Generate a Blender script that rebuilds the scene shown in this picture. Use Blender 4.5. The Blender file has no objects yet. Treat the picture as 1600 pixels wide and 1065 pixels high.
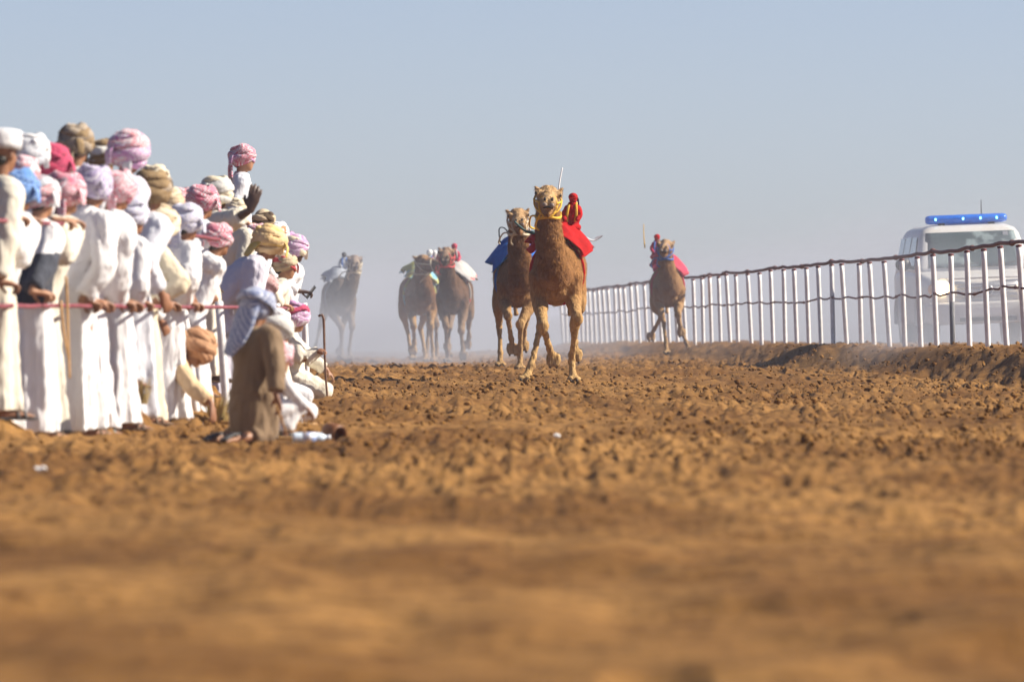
import bpy, bmesh, math, random
import numpy as np
from mathutils import Vector, Matrix

random.seed(7); np.random.seed(7)
SC = bpy.context.scene
COL = SC.collection
PI = math.pi
R = math.radians

# ------------------------------------------------------------------ camera
F = 13333.0            # focal length in pixels of the 1600 px frame (300 mm lens)
CAMZ = 0.85
HORIZON = 490.0
cam_d = bpy.data.cameras.new('camera')
cam_d.lens = 300.0; cam_d.sensor_width = 36.0; cam_d.sensor_fit = 'HORIZONTAL'
cam_d.clip_start = 0.5; cam_d.clip_end = 30000
cam_d.dof.use_dof = True; cam_d.dof.focus_distance = 104.0; cam_d.dof.aperture_fstop = 5.4
cam = bpy.data.objects.new('camera', cam_d); COL.objects.link(cam)
cam.location = (0, 0, CAMZ)
cam.rotation_euler = (R(90) - math.atan((532.5 - HORIZON) / F), 0, 0)
SC.camera = cam

# ------------------------------------------------------------------ world, sun, exposure
SUN_EL, SUN_AZ = R(36), R(89)      # azimuth measured from +Y towards +X
w = bpy.data.worlds.new('World'); SC.world = w; w.use_nodes = True
nt = w.node_tree
sky = nt.nodes.new('ShaderNodeTexSky'); sky.sky_type = 'NISHITA'; sky.sun_disc = False
sky.sun_elevation = SUN_EL; sky.sun_rotation = SUN_AZ
sky.air_density = 0.45; sky.dust_density = 0.52; sky.ozone_density = 0.0; sky.altitude = 0
wb = nt.nodes.new('ShaderNodeMix'); wb.data_type = 'RGBA'; wb.blend_type = 'MULTIPLY'; wb.inputs['Factor'].default_value = 1.0
wb.inputs['B'].default_value = (1.03, .955, 1.0, 1)          # the camera's white balance
nt.links.new(sky.outputs[0], wb.inputs['A']); nt.links.new(wb.outputs['Result'], nt.nodes['Background'].inputs[0])
nt.nodes['Background'].inputs[1].default_value = 0.067
sd = bpy.data.lights.new('sun', 'SUN'); sd.energy = 5.0; sd.angle = R(0.55); sd.color = (1.0, 0.90, 0.75)
sun = bpy.data.objects.new('sun', sd); COL.objects.link(sun)
sun_dir = Vector((math.sin(SUN_AZ) * math.cos(SUN_EL), math.cos(SUN_AZ) * math.cos(SUN_EL), math.sin(SUN_EL)))
sun.rotation_euler = (-sun_dir).to_track_quat('-Z', 'Y').to_euler()
sun.location = (30, 20, 40)
SC.view_settings.view_transform = 'Standard'; SC.view_settings.look = 'None'
SC.view_settings.gamma = 1.0; SC.view_settings.use_curve_mapping = False
SC.view_settings.exposure = 0.92
SC.render.engine = 'CYCLES'
SC.cycles.use_denoising = True
SC.cycles.max_bounces = 6; SC.cycles.diffuse_bounces = 3; SC.cycles.volume_bounces = 1
SC.cycles.transparent_max_bounces = 8
SC.cycles.volume_step_rate = 4.0; SC.cycles.volume_max_steps = 96

# ------------------------------------------------------------------ helpers: projection
def at(px, py, D):
    return Vector(((px - 800) * D / F, D, CAMZ + (HORIZON - py) * D / F))

def lerp_table(t, tab):
    if t <= tab[0][0]: i = 0
    elif t >= tab[-1][0]: i = len(tab) - 2
    else:
        i = max(k for k in range(len(tab) - 1) if tab[k][0] <= t)
    a, b = tab[i], tab[i + 1]
    f = (t - a[0]) / (b[0] - a[0])
    return a[1] + (b[1] - a[1]) * f

def smooth(a, b, x):
    t = np.clip((np.asarray(x, float) - a) / (b - a), 0, 1)
    return t * t * (3 - 2 * t)

# ------------------------------------------------------------------ helpers: noise
def vnoise(x, y, seed=0):
    x = np.asarray(x, float); y = np.asarray(y, float)
    xi = np.floor(x).astype(np.int64); yi = np.floor(y).astype(np.int64)
    fx = x - xi; fy = y - yi
    fx = fx * fx * (3 - 2 * fx); fy = fy * fy * (3 - 2 * fy)
    def h(a, b):
        k = (a * 374761393 + b * 668265263 + seed * 362437) & 0xffffffff
        k = ((k ^ (k >> 13)) * 1274126177) & 0xffffffff
        k = (k ^ (k >> 16)) & 0xffffffff
        k = (k * 2246822519) & 0xffffffff
        return ((k ^ (k >> 15)) & 0xffffff) / float(0xffffff)
    a, b, c, d = h(xi, yi), h(xi + 1, yi), h(xi, yi + 1), h(xi + 1, yi + 1)
    return (a * (1 - fx) + b * fx) * (1 - fy) + (c * (1 - fx) + d * fx) * fy

# ------------------------------------------------------------------ materials
MATS = {}
def new_mat(name):
    m = bpy.data.materials.new(name); m.use_nodes = True
    return m, m.node_tree, m.node_tree.nodes['Principled BSDF']

def mat(name, col, rough=0.8, col2=None, scale=8.0, bump=0.0, bscale=30.0, metallic=0.0, stretch=(1, 1, 1),
        detail=4, lo=.35, hi=.65, sheen=0.0, emit=None, estr=0.0, spec=None, bdist=0.02):
    if name in MATS: return MATS[name]
    m, t, p = new_mat(name)
    N, L = t.nodes, t.links
    p.inputs['Roughness'].default_value = rough; p.inputs['Metallic'].default_value = metallic
    if spec is not None: p.inputs['Specular IOR Level'].default_value = spec
    p.inputs['Base Color'].default_value = (*col, 1)
    if sheen: p.inputs['Sheen Weight'].default_value = sheen
    tc = N.new('ShaderNodeTexCoord'); mp = N.new('ShaderNodeMapping'); mp.inputs['Scale'].default_value = stretch
    L.new(tc.outputs['Object'], mp.inputs[0])
    if col2 is not None:
        n = N.new('ShaderNodeTexNoise'); n.inputs['Scale'].default_value = scale; n.inputs['Detail'].default_value = detail
        r = N.new('ShaderNodeMapRange'); r.inputs[1].default_value = lo; r.inputs[2].default_value = hi
        mx = N.new('ShaderNodeMix'); mx.data_type = 'RGBA'
        mx.inputs['A'].default_value = (*col, 1); mx.inputs['B'].default_value = (*col2, 1)
        L.new(mp.outputs[0], n.inputs['Vector']); L.new(n.outputs['Fac'], r.inputs[0])
        L.new(r.outputs[0], mx.inputs['Factor']); L.new(mx.outputs['Result'], p.inputs['Base Color'])
    if bump:
        n = N.new('ShaderNodeTexNoise'); n.inputs['Scale'].default_value = bscale; n.inputs['Detail'].default_value = 5
        b = N.new('ShaderNodeBump'); b.inputs['Strength'].default_value = bump; b.inputs['Distance'].default_value = bdist
        L.new(mp.outputs[0], n.inputs['Vector']); L.new(n.outputs['Fac'], b.inputs['Height']); L.new(b.outputs[0], p.inputs['Normal'])
    if emit is not None:
        p.inputs['Emission Color'].default_value = (*emit, 1); p.inputs['Emission Strength'].default_value = estr
    MATS[name] = m
    return m

def check_mat(name, a, b, cell=0.013, patch=None):
    """woven checked headcloth: two thread colours, broken by plain patches"""
    if name in MATS: return MATS[name]
    m, t, p = new_mat(name); N, L = t.nodes, t.links
    p.inputs['Roughness'].default_value = 0.9; p.inputs['Sheen Weight'].default_value = 0.15
    tc = N.new('ShaderNodeTexCoord')
    ck = N.new('ShaderNodeTexChecker'); ck.inputs['Scale'].default_value = 1 / (cell * 1.35)
    ck.inputs['Color1'].default_value = (*a, 1); ck.inputs['Color2'].default_value = (*b, 1)
    n = N.new('ShaderNodeTexNoise'); n.inputs['Scale'].default_value = 9; n.inputs['Detail'].default_value = 2
    r = N.new('ShaderNodeMapRange'); r.inputs[1].default_value = .55; r.inputs[2].default_value = .66
    mx = N.new('ShaderNodeMix'); mx.data_type = 'RGBA'; mx.inputs['B'].default_value = (*(patch or a), 1)
    L.new(tc.outputs['Object'], ck.inputs['Vector']); L.new(tc.outputs['Object'], n.inputs['Vector'])
    L.new(n.outputs['Fac'], r.inputs[0]); L.new(r.outputs[0], mx.inputs['Factor'])
    L.new(ck.outputs['Color'], mx.inputs['A']); L.new(mx.outputs['Result'], p.inputs['Base Color'])
    bn = N.new('ShaderNodeBump'); bn.inputs['Strength'].default_value = .4; bn.inputs['Distance'].default_value = .01
    n2 = N.new('ShaderNodeTexNoise'); n2.inputs['Scale'].default_value = 40
    L.new(tc.outputs['Object'], n2.inputs['Vector']); L.new(n2.outputs['Fac'], bn.inputs['Height']); L.new(bn.outputs[0], p.inputs['Normal'])
    MATS[name] = m
    return m

# ------------------------------------------------------------------ mesh collector
class MB:
    def __init__(s): s.v = []; s.f = []; s.m = []; s.n = 0
    def add(s, v, f, mi=0):
        s.v.extend([tuple(p) for p in v]); s.f.extend([tuple(i + s.n for i in q) for q in f]); s.m.extend([mi] * len(f)); s.n += len(v)
        return s
    def mesh(s, name):
        me = bpy.data.meshes.new(name); me.from_pydata(s.v, [], s.f); me.update()
        if any(s.m): me.polygons.foreach_set('material_index', s.m)
        return me

def catmull(pts, k=4):
    pts = [np.array(p, float) for p in pts]
    if len(pts) < 3 or k <= 1: return pts
    out = []
    for i in range(len(pts) - 1):
        p0 = pts[max(i - 1, 0)]; p1 = pts[i]; p2 = pts[i + 1]; p3 = pts[min(i + 2, len(pts) - 1)]
        for j in range(k):
            t = j / k
            out.append(.5 * ((2 * p1) + (-p0 + p2) * t + (2 * p0 - 5 * p1 + 4 * p2 - p3) * t * t + (-p0 + 3 * p1 - 3 * p2 + p3) * t ** 3))
    out.append(pts[-1])
    return out

def tube(mb, pts, rad, n=12, ref=(1, 0, 0), k=4, cap=0.6, mi=0, smoothpath=True):
    """closed tube; rad entries r or (r_along_ref, r_other)"""
    P = []
    for p, r in zip(pts, rad):
        ra, rb = (r, r) if not isinstance(r, (tuple, list)) else r
        P.append([p[0], p[1], p[2], ra, rb])
    P = np.array(catmull(P, k) if smoothpath else P, float)
    c = P[:, :3]; ra = np.maximum(P[:, 3], 1e-4); rb = np.maximum(P[:, 4], 1e-4)
    tg = np.gradient(c, axis=0); tg /= np.linalg.norm(tg, axis=1)[:, None] + 1e-9
    ref = np.array(ref, float)
    rings = []
    def ring(cc, t, a, b):
        s = ref - t * ref.dot(t); L = np.linalg.norm(s)
        if L < 1e-3:
            s = np.array((0, 1, 0.)) - t * t[1]; L = np.linalg.norm(s)
        s /= L; u = np.cross(t, s)
        th = np.arange(n) * 2 * PI / n
        return cc + a * np.cos(th)[:, None] * s + b * np.sin(th)[:, None] * u
    m0 = min(ra[0], rb[0]) * cap; m1 = min(ra[-1], rb[-1]) * cap
    if cap:
        for f in (.95, .6): rings.append(ring(c[0] - tg[0] * m0 * f, tg[0], ra[0] * math.sqrt(1 - f * f), rb[0] * math.sqrt(1 - f * f)))
    for i in range(len(c)): rings.append(ring(c[i], tg[i], ra[i], rb[i]))
    if cap:
        for f in (.6, .95): rings.append(ring(c[-1] + tg[-1] * m1 * f, tg[-1], ra[-1] * math.sqrt(1 - f * f), rb[-1] * math.sqrt(1 - f * f)))
    skin_rings(mb, rings, mi)
    return mb

def skin_rings(mb, rings, mi=0, caps=True):
    n = len(rings[0]); V = np.concatenate(rings); Fs = []
    for j in range(len(rings) - 1):
        for i in range(n):
            a = j * n + i; b = j * n + (i + 1) % n
            Fs.append((a, b, b + n, a + n))
    if caps:
        Fs.append(tuple(range(n - 1, -1, -1))); Fs.append(tuple((len(rings) - 1) * n + i for i in range(n)))
    mb.add(V, Fs, mi)

def ell(mb, c, r, n=14, m=9, rot=None, mi=0):
    V = []; Fs = []
    th = np.arange(n) * 2 * PI / n
    for j in range(1, m):
        ph = PI * j / m
        for t in th: V.append((math.sin(ph) * math.cos(t), math.sin(ph) * math.sin(t), math.cos(ph)))
    V.append((0, 0, 1)); V.append((0, 0, -1))
    top = len(V) - 2; bot = len(V) - 1
    for j in range(m - 2):
        for i in range(n):
            a = j * n + i; b = j * n + (i + 1) % n
            Fs.append((a, a + n, b + n, b))
    for i in range(n):
        Fs.append((top, i, (i + 1) % n)); Fs.append((bot, (m - 2) * n + (i + 1) % n, (m - 2) * n + i))
    V = np.array(V) * np.array(r)
    if rot is not None: V = V @ np.array(rot).T
    mb.add(V + np.array(c, float), Fs, mi)
    return mb

def box(mb, lo, hi, mi=0, rot=None, org=(0, 0, 0)):
    x0, y0, z0 = lo; x1, y1, z1 = hi
    V = np.array([(x0, y0, z0), (x1, y0, z0), (x1, y1, z0), (x0, y1, z0), (x0, y0, z1), (x1, y0, z1), (x1, y1, z1), (x0, y1, z1)], float)
    if rot is not None: V = (V - np.array(org)) @ np.array(rot).T + np.array(org)
    mb.add(V, [(0, 3, 2, 1), (4, 5, 6, 7), (0, 1, 5, 4), (1, 2, 6, 5), (2, 3, 7, 6), (3, 0, 4, 7)], mi)
    return mb

def obj(name, mesh, m=None, parent=None, smooth_shade=True):
    o = bpy.data.objects.new(name, mesh); COL.objects.link(o)
    if m is not None and len(mesh.materials) == 0:
        for x in (m if isinstance(m, (list, tuple)) else [m]): mesh.materials.append(x)
    if smooth_shade and len(mesh.polygons): mesh.polygons.foreach_set('use_smooth', [True] * len(mesh.polygons))
    if parent is not None: o.parent = parent
    return o

def empty(name, loc=(0, 0, 0), rz=0):
    o = bpy.data.objects.new(name, None); COL.objects.link(o); o.location = loc; o.rotation_euler = (0, 0, rz)
    o.empty_display_size = .2
    return o

def tag(o, label, cat=None, group=None, kind=None):
    if label: o['label'] = label
    if cat: o['category'] = cat
    if group: o['group'] = group
    if kind: o['kind'] = kind
    return o

def fuse(mb, name, voxel, smooth_it=4, dec=None):
    """closed shapes -> one continuous surface"""
    me = mb.mesh('tmp'); o = bpy.data.objects.new('tmp', me); COL.objects.link(o)
    md = o.modifiers.new('r', 'REMESH'); md.mode = 'VOXEL'; md.voxel_size = voxel
    if smooth_it:
        s = o.modifiers.new('s', 'SMOOTH'); s.factor = .5; s.iterations = smooth_it
    if dec:
        d = o.modifiers.new('d', 'DECIMATE'); d.ratio = dec
    dg = bpy.context.evaluated_depsgraph_get()
    out = bpy.data.meshes.new_from_object(o.evaluated_get(dg)); out.name = name
    bpy.data.objects.remove(o); bpy.data.meshes.remove(me)
    return out

def rumple(me, amp, freq, seed=0, zmin=None):
    """displace vertices along normals with soft directional noise (cloth creases, fur clumps)"""
    n = len(me.vertices); co = np.empty(n * 3); no = np.empty(n * 3)
    me.vertices.foreach_get('co', co); me.vertices.foreach_get('normal', no)
    co = co.reshape(-1, 3); no = no.reshape(-1, 3)
    a = vnoise(co[:, 0] * freq + co[:, 2] * freq * .7 + 31, co[:, 1] * freq - co[:, 2] * freq * .45 + 17, seed)
    b = vnoise(co[:, 0] * freq * 1.9 - co[:, 2] * freq * 1.1 + 5, co[:, 1] * freq * 1.9 + co[:, 2] * freq * 1.3 + 9, seed + 3)
    d = (np.abs(a - .5) * 1.6 + b * .5 - .6) * amp
    co += no * d[:, None]
    me.vertices.foreach_set('co', co.ravel()); me.update()
    return me

# ================================================================== TERRAIN
FENCE_L = [(-260, 47.5), (-150, 50), (0, 54), (100, 56.5), (210, 59), (300, 64), (380, 72), (450, 82), (490, 95)]   # px -> distance
FL_XY = [((p - 800) * d / F, d) for p, d in FENCE_L]
FL_TAB = [(d, x) for x, d in FL_XY]
def fenceL_x(D): return np.interp(D, [a for a, b in FL_TAB], [b for a, b in FL_TAB])
def fenceL_pt(px, z):
    D = lerp_table(px, FENCE_L); return Vector(((px - 800) * D / F, D, z))
FR_A, FR_B = 150800.0 / F, 606.0 / F
def fenceR_x(D): return FR_A - FR_B * np.asarray(D, float)
def fenceR_D(px): return 150800.0 / (px - 800 + 606.0)
FR_TOP = [(90, 1.80), (108, 1.757), (120, 1.70), (140, 1.66), (160, 1.615), (180, 1.56), (196, 1.48), (206, 1.45), (235, 1.38)]
FENCE_H = 1.32
def fenceR_base(D): return np.interp(D, [a for a, b in FR_TOP], [b - FENCE_H for a, b in FR_TOP])

MOUNDS = []       # (x, y, height) local rises of the bank that hold the people standing higher
def ground_z(x, y, fine=True):
    x = np.asarray(x, float); y = np.asarray(y, float)
    off = fenceL_x(y) - x
    on_l = smooth(40, 46, y) * (1 - smooth(96, 106, y))
    z = smooth(.45, 2.6, off) * .5 * on_l
    bump = np.zeros_like(z)
    for mx, my, mh in MOUNDS:
        bump = np.maximum(bump, mh * np.exp(-(((x - mx) / .26) ** 2 + ((y - my) / .42) ** 2) ** 1.5))
    z = np.maximum(z, bump)
    fx = fenceR_x(np.clip(y, 60, 235)); b = fenceR_base(np.clip(y, 90, 235)) * smooth(60, 92, y)
    z = z + b * smooth(-1.25, -.1, x - fx) * (1 - .25 * smooth(.6, 4, x - fx))
    # gentle dish of the track and the plain falling away beyond
    z = z - 3.4 * smooth(205, 420, y) - .10 * smooth(18, 6, y)
    z = z - .15 * smooth(118, 168, y) * (1 - smooth(-2.2, 2.0, x)) * (1 - smooth(230, 300, y))
    z = z + (vnoise(x / 1.7, y / 5.5, 5) - .5) * .07 * smooth(14, 30, y) * (1 - .6 * smooth(.1, .5, off))
    return z

def clods(x, y):
    a = vnoise(x / .42, y / .55, 11); b = vnoise(x / .11, y / .2, 12); c = vnoise(x / .048, y / .09, 13)
    m = vnoise(x / 3.1, y / 9., 14)
    g = vnoise(x / .9, y / 1.6, 16)
    near = smooth(28, 52, y)
    d = (a - .5) * .045 + (g - .5) * (.05 + .06 * (1 - near)) + (vnoise(x / .34, y / 1.1, 18) - .5) * .075 * (1 - near) + (np.maximum(b - .45, 0) * .085 * (.35 + m) + np.maximum(c - .46, 0) * .13 * (.3 + m)) * (.25 + .75 * near) * (1 - .55 * smooth(-1.6, -.3, x - fenceR_x(np.clip(y, 60, 235))))
    e = vnoise(x / .33 + 7, y / .8, 15)
    d -= np.maximum(e - .66, 0) * .20        # hoof pits
    return d

def build_ground():
    nx, ny = 640, 600
    ys = np.concatenate([np.exp(np.linspace(math.log(9), math.log(245), ny)), np.array([270, 310, 380, 480, 700, 1100, 2000, 4000, 9000, 20000])])
    u = np.linspace(-1, 1, nx)
    rows = []
    for y in ys:
        half = 2.0 + y * .078; ctr = y * .006
        rows.append(np.stack([ctr + u * half, np.full(nx, y)], 1))
    g = np.array(rows); X = g[..., 0]; Y = g[..., 1]
    Z = ground_z(X, Y)
    fade = (1 - smooth(200, 260, Y))
    Z = Z + clods(X, Y) * fade * (.75 + .25 * smooth(30, 70, Y))
    # wide skirts so the plain goes on far to the sides
    k = 24
    lw = np.linspace(1, 0, k, endpoint=False)[:, None]
    def side(sgn):
        edge = X[:, 0] if sgn < 0 else X[:, -1]; ez = Z[:, 0] if sgn < 0 else Z[:, -1]
        t = (np.arange(1, k + 1) / k) ** 3
        xx = edge[:, None] + sgn * t[None, :] * (60 + Y[:, :1] * 2.0)
        zz = ez[:, None] * (1 - t[None, :]) + (-3.4 * smooth(205, 420, Y[:, :1])) * t[None, :]
        return xx, np.repeat(Y[:, :1], k, 1), zz
    lx, ly, lz = side(-1); rx, ry, rz = side(1)
    X = np.concatenate([lx[:, ::-1], X, rx], 1); Y = np.concatenate([ly[:, ::-1], Y, ry], 1); Z = np.concatenate([lz[:, ::-1], Z, rz], 1)
    n0, n1 = X.shape
    V = np.stack([X, Y, Z], -1).reshape(-1, 3)
    i = np.arange(n0 - 1)[:, None] * n1 + np.arange(n1 - 1)[None, :]
    Fq = np.stack([i, i + 1, i + n1 + 1, i + n1], -1).reshape(-1, 4)
    me = bpy.data.meshes.new('ground')
    me.vertices.add(len(V)); me.vertices.foreach_set('co', V.ravel())
    me.loops.add(Fq.size); me.loops.foreach_set('vertex_index', Fq.ravel())
    me.polygons.add(len(Fq)); me.polygons.foreach_set('loop_start', np.arange(len(Fq)) * 4)
    me.update(); me.validate()
    o = obj('ground', me, sand_material())
    o['kind'] = 'structure'; o['label'] = 'churned sandy brown earth of the racetrack'
    return o

def sand_material():
    m, t, p = new_mat('sand'); N, L = t.nodes, t.links
    tc = N.new('ShaderNodeTexCoord')
    def noise(sc, det, st=(1, 1, 1)):
        mp = N.new('ShaderNodeMapping'); mp.inputs['Scale'].default_value = st
        n = N.new('ShaderNodeTexNoise'); n.inputs['Scale'].default_value = sc; n.inputs['Detail'].default_value = det
        L.new(tc.outputs['Object'], mp.inputs[0]); L.new(mp.outputs[0], n.inputs['Vector']); return n
    def mix(a, b, fac, lo, hi):
        r = N.new('ShaderNodeMapRange'); r.inputs[1].default_value = lo; r.inputs[2].default_value = hi
        L.new(fac.outputs['Fac'], r.inputs[0])
        x = N.new('ShaderNodeMix'); x.data_type = 'RGBA'
        for s, v in (('A', a), ('B', b)):
            if isinstance(v, tuple): x.inputs[s].default_value = (*v, 1)
            else: L.new(v, x.inputs[s])
        L.new(r.outputs[0], x.inputs['Factor']); return x.outputs['Result']
    big = noise(.5, 3, (1, .3, 1)); mid = noise(5, 5); fine = noise(34, 4)
    c = mix((.156, .074, .019), (.275, .145, .045), big, .40, .60)
    c = mix((.08, .033, .007), c, mid, .3, .52)
    c = mix((.065, .026, .006), c, fine, .28, .46)
    L.new(c, p.inputs['Base Color']); p.inputs['Roughness'].default_value = .95; p.inputs['Specular IOR Level'].default_value = .15
    b = N.new('ShaderNodeBump'); b.inputs['Strength'].default_value = .7; b.inputs['Distance'].default_value = .02
    L.new(fine.outputs['Fac'], b.inputs['Height']); L.new(b.outputs[0], p.inputs['Normal'])
    MATS['sand'] = m
    return m
# ================================================================== PEOPLE
SKIN = dict(
    brown=mat('skin_brown', (.23, .105, .055), .55, (.29, .14, .075), 14, .15, 60),
    tan=mat('skin_tan', (.33, .165, .09), .55, (.40, .21, .12), 14, .15, 60),
    dark=mat('skin_dark', (.055, .03, .022), .5, (.09, .05, .035), 12, .15, 60))
def robe_mat(key, a, b): return mat('robe_' + key, a, .85, b, 3.2, .55, 16, stretch=(1, 1, .35), sheen=.12, lo=.3, hi=.7, bdist=.03)
ROBE = dict(
    white=robe_mat('white', (.74, .74, .75), (.64, .64, .68)),
    blue_white=robe_mat('blue_white', (.56, .59, .67), (.62, .64, .69)),
    cream=robe_mat('cream', (.60, .53, .39), (.66, .60, .46)),
    ivory=robe_mat('ivory', (.66, .62, .53), (.58, .54, .45)),
    brown=robe_mat('brown', (.165, .105, .055), (.20, .13, .072)),
    tan=robe_mat('tan', (.56, .40, .23), (.62, .46, .28)),
    straw=robe_mat('straw', (.50, .34, .13), (.58, .42, .20)),
    navy=robe_mat('navy', (.02, .026, .045), (.03, .036, .055)),
    grey=robe_mat('grey', (.50, .50, .54), (.58, .58, .60)),
    lilac=robe_mat('lilac', (.54, .53, .63), (.60, .58, .66)))
W_ = (.62, .62, .66)
HC = dict(
    white=mat('cloth_white', (.66, .66, .67), .9, (.56, .59, .65), 9, .4, 30),
    blue=check_mat('cloth_blue', (.025, .11, .40), (.24, .40, .66), .011, (.10, .24, .55)),
    pink=check_mat('cloth_pink', (.50, .05, .12), W_, .011, (.58, .16, .24)),
    rose=check_mat('cloth_rose', (.60, .16, .21), W_, .012, (.66, .32, .34)),
    magenta=check_mat('cloth_magenta', (.30, .008, .06), (.50, .07, .15), .010, (.45, .04, .10)),
    lavender=check_mat('cloth_lavender', (.24, .17, .40), W_, .012, (.46, .41, .58)),
    mauve=check_mat('cloth_mauve', (.36, .08, .33), W_, .010, (.50, .25, .46)),
    greyblue=check_mat('cloth_greyblue', (.09, .13, .30), (.52, .56, .66), .013, (.26, .32, .48)),
    palelilac=check_mat('cloth_palelilac', (.40, .40, .58), W_, .013, (.54, .55, .66)),
    dusty=check_mat('cloth_dusty', (.36, .13, .15), (.58, .46, .45), .011, (.48, .30, .30)),
    taupe=mat('cloth_taupe', (.26, .21, .155), .9, (.36, .30, .24), 12, .5, 30),
    brown=mat('cloth_brown', (.19, .125, .06), .9, (.27, .19, .10), 14, .5, 30),
    darkbrown=mat('cloth_darkbrown', (.055, .035, .02), .9, (.10, .065, .035), 14, .4, 30),
    cream=mat('cloth_cream', (.70, .63, .48), .9, (.55, .48, .36), 10, .5, 30),
    beige=mat('cloth_beige', (.52, .42, .29), .9, (.42, .33, .22), 10, .5, 30),
    copper=mat('cloth_copper', (.36, .185, .095), .9, (.44, .25, .14), 10, .5, 30),
    yellow=mat('cloth_yellow', (.62, .40, .05), .9, (.68, .52, .22), 8, .5, 30),
    buff=mat('cloth_buff', (.68, .52, .30), .9, (.60, .42, .20), 8, .5, 30),
    grey=mat('cloth_grey', (.46, .46, .46), .9, (.64, .63, .60), 9, .5, 30),
    red=mat('cloth_red', (.40, .05, .06), .9, (.48, .10, .10), 10, .4, 30),
    black=mat('cloth_black', (.015, .015, .018), .8, (.03, .03, .03), 9, .3, 30))
EYE = mat('eye_dark', (.015, .01, .008), .25)
HAIR = mat('hair_black', (.010, .008, .007), .6, (.02, .016, .012), 40)
SOLE = mat('sandal_brown', (.10, .055, .03), .7, (.15, .09, .05), 20)
SANDAL_BLUE = mat('sandal_blue', (.08, .17, .24), .6, (.12, .24, .30), 20)
SANDAL_BLACK = mat('sandal_black', (.02, .02, .022), .6, (.05, .05, .055), 20)

def V3(*a): return np.array(a, float)
def unit(v): v = np.array(v, float); return v / (np.linalg.norm(v) + 1e-9)

def pose_of(sp, S):
    """joints of a figure in its own frame: forward +Y, right +X, up +Z, soles at z = 0"""
    kind = sp.get('pose', 'stand'); th = R(sp.get('lean', 4)); tw = R(sp.get('side', 0))
    J = {}
    u = unit((math.sin(tw), math.sin(th), math.cos(th)))
    if kind == 'stand': hip = V3(0, -.05 * S * math.sin(th), .525 * S)
    elif kind == 'kneel': hip = V3(0, 0, .285 * S)
    elif kind == 'sit': hip = V3(0, -.06 * S, .165 * S)
    else: hip = V3(0, -.10 * S, .20 * S)            # squat
    J['u'] = u; J['hip'] = hip; J['sc'] = hip + u * .29 * S
    hu = unit(u * .55 + V3(0, 0, .45))
    J['neck'] = J['sc'] + u * .03 * S
    J['hc'] = J['neck'] + hu * .092 * S + V3(0, .02, 0)
    yw, pt, rl = R(sp.get('yaw', -22 if sp['a'] < 50 else 0)), R(sp.get('pitch', 4)), R(sp.get('roll', 0))
    J['hrot'] = np.array((Matrix.Rotation(-yw, 3, 'Z') @ Matrix.Rotation(-pt, 3, 'X') @ Matrix.Rotation(rl, 3, 'Y')))
    J['hs'] = sp.get('hs', 1.0 if S > 1.5 else .93)
    J['htop'] = J['hc'] + J['hrot'] @ V3(0, -.01, (.115 + sp.get('crown', .055)) * J['hs'])
    return J

def solve(sp):
    """root position so that the crown stands at the wanted point; S or the ground height follows"""
    T = at(sp['hx'], sp['hy'], sp['D']); rz = R(sp['a']) - PI / 2
    rot = np.array(Matrix.Rotation(rz, 3, 'Z'))
    S = sp.get('S', 1.7)
    if 'S' not in sp:
        g = sp.get('g', 0.0)
        for _ in range(8):
            h = pose_of(sp, S)['htop']
            x, y = T.x - (rot @ h)[0], T.y - (rot @ h)[1]
            base = float(ground_z(x, y)) if g == 0 else g
            S *= (T.z - base) / h[2]
    J = pose_of(sp, S); h = rot @ J['htop']
    sp['S'] = S; sp['J'] = J; sp['rz'] = rz; sp['rot'] = rot
    sp['root'] = V3(T.x - h[0], T.y - h[1], T.z - h[2])
    return sp

def ik(s, t, l1, l2, pole):
    d = t - s; L = np.linalg.norm(d); mx = (l1 + l2) * .995
    if L > mx: t = s + d / L * mx; L = mx
    d = unit(t - s)
    a = (l1 * l1 - l2 * l2 + L * L) / (2 * L); hgt = math.sqrt(max(l1 * l1 - a * a, 0))
    p = pole - d * np.dot(pole, d); p = unit(p)
    return s + d * a + p * hgt, t

def hand(mb, wrist, d, n, side, curl=1.0, k=1.0):
    """palm, four unequal bent fingers and a thumb; d = pointing direction, n = palm normal"""
    d = unit(d); n = unit(n - d * np.dot(n, d)); l = np.cross(d, n) * side
    P = lambda a, b, c: wrist + (d * a + l * b + n * c) * k
    tube(mb, [P(-.02, 0, 0), P(.02, 0, 0), P(.06, 0, .0), P(.092, 0, .002)], [(.024 * k, .02 * k), (.034 * k, .018 * k), (.043 * k, .017 * k), (.041 * k, .013 * k)], 12, l)
    for i, (b, ln) in enumerate(((.034, .070), (.0115, .080), (-.0115, .075), (-.033, .058))):
        q = [P(.082, b * .95, 0)]; ang = 0; pos = np.array((.086, 0.))
        for j, f in enumerate((.42, .33, .25)):
            ang += curl * (.35, 1.0, .8)[j] + .06 * i
            pos = pos + ln * f * np.array((math.cos(ang), math.sin(ang)))
            q.append(P(pos[0], b * 1.08, pos[1]))
        tube(mb, q, [.0105 * k, .0098 * k, .009 * k, .008 * k], 8, l, 2)
    tube(mb, [P(.02, .03, .004), P(.048, .056, .012 + .012 * curl), P(.074, .062 - .02 * curl, .018 + .03 * curl)], [.014 * k, .0115 * k, .0095 * k], 8, n, 2)

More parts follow.
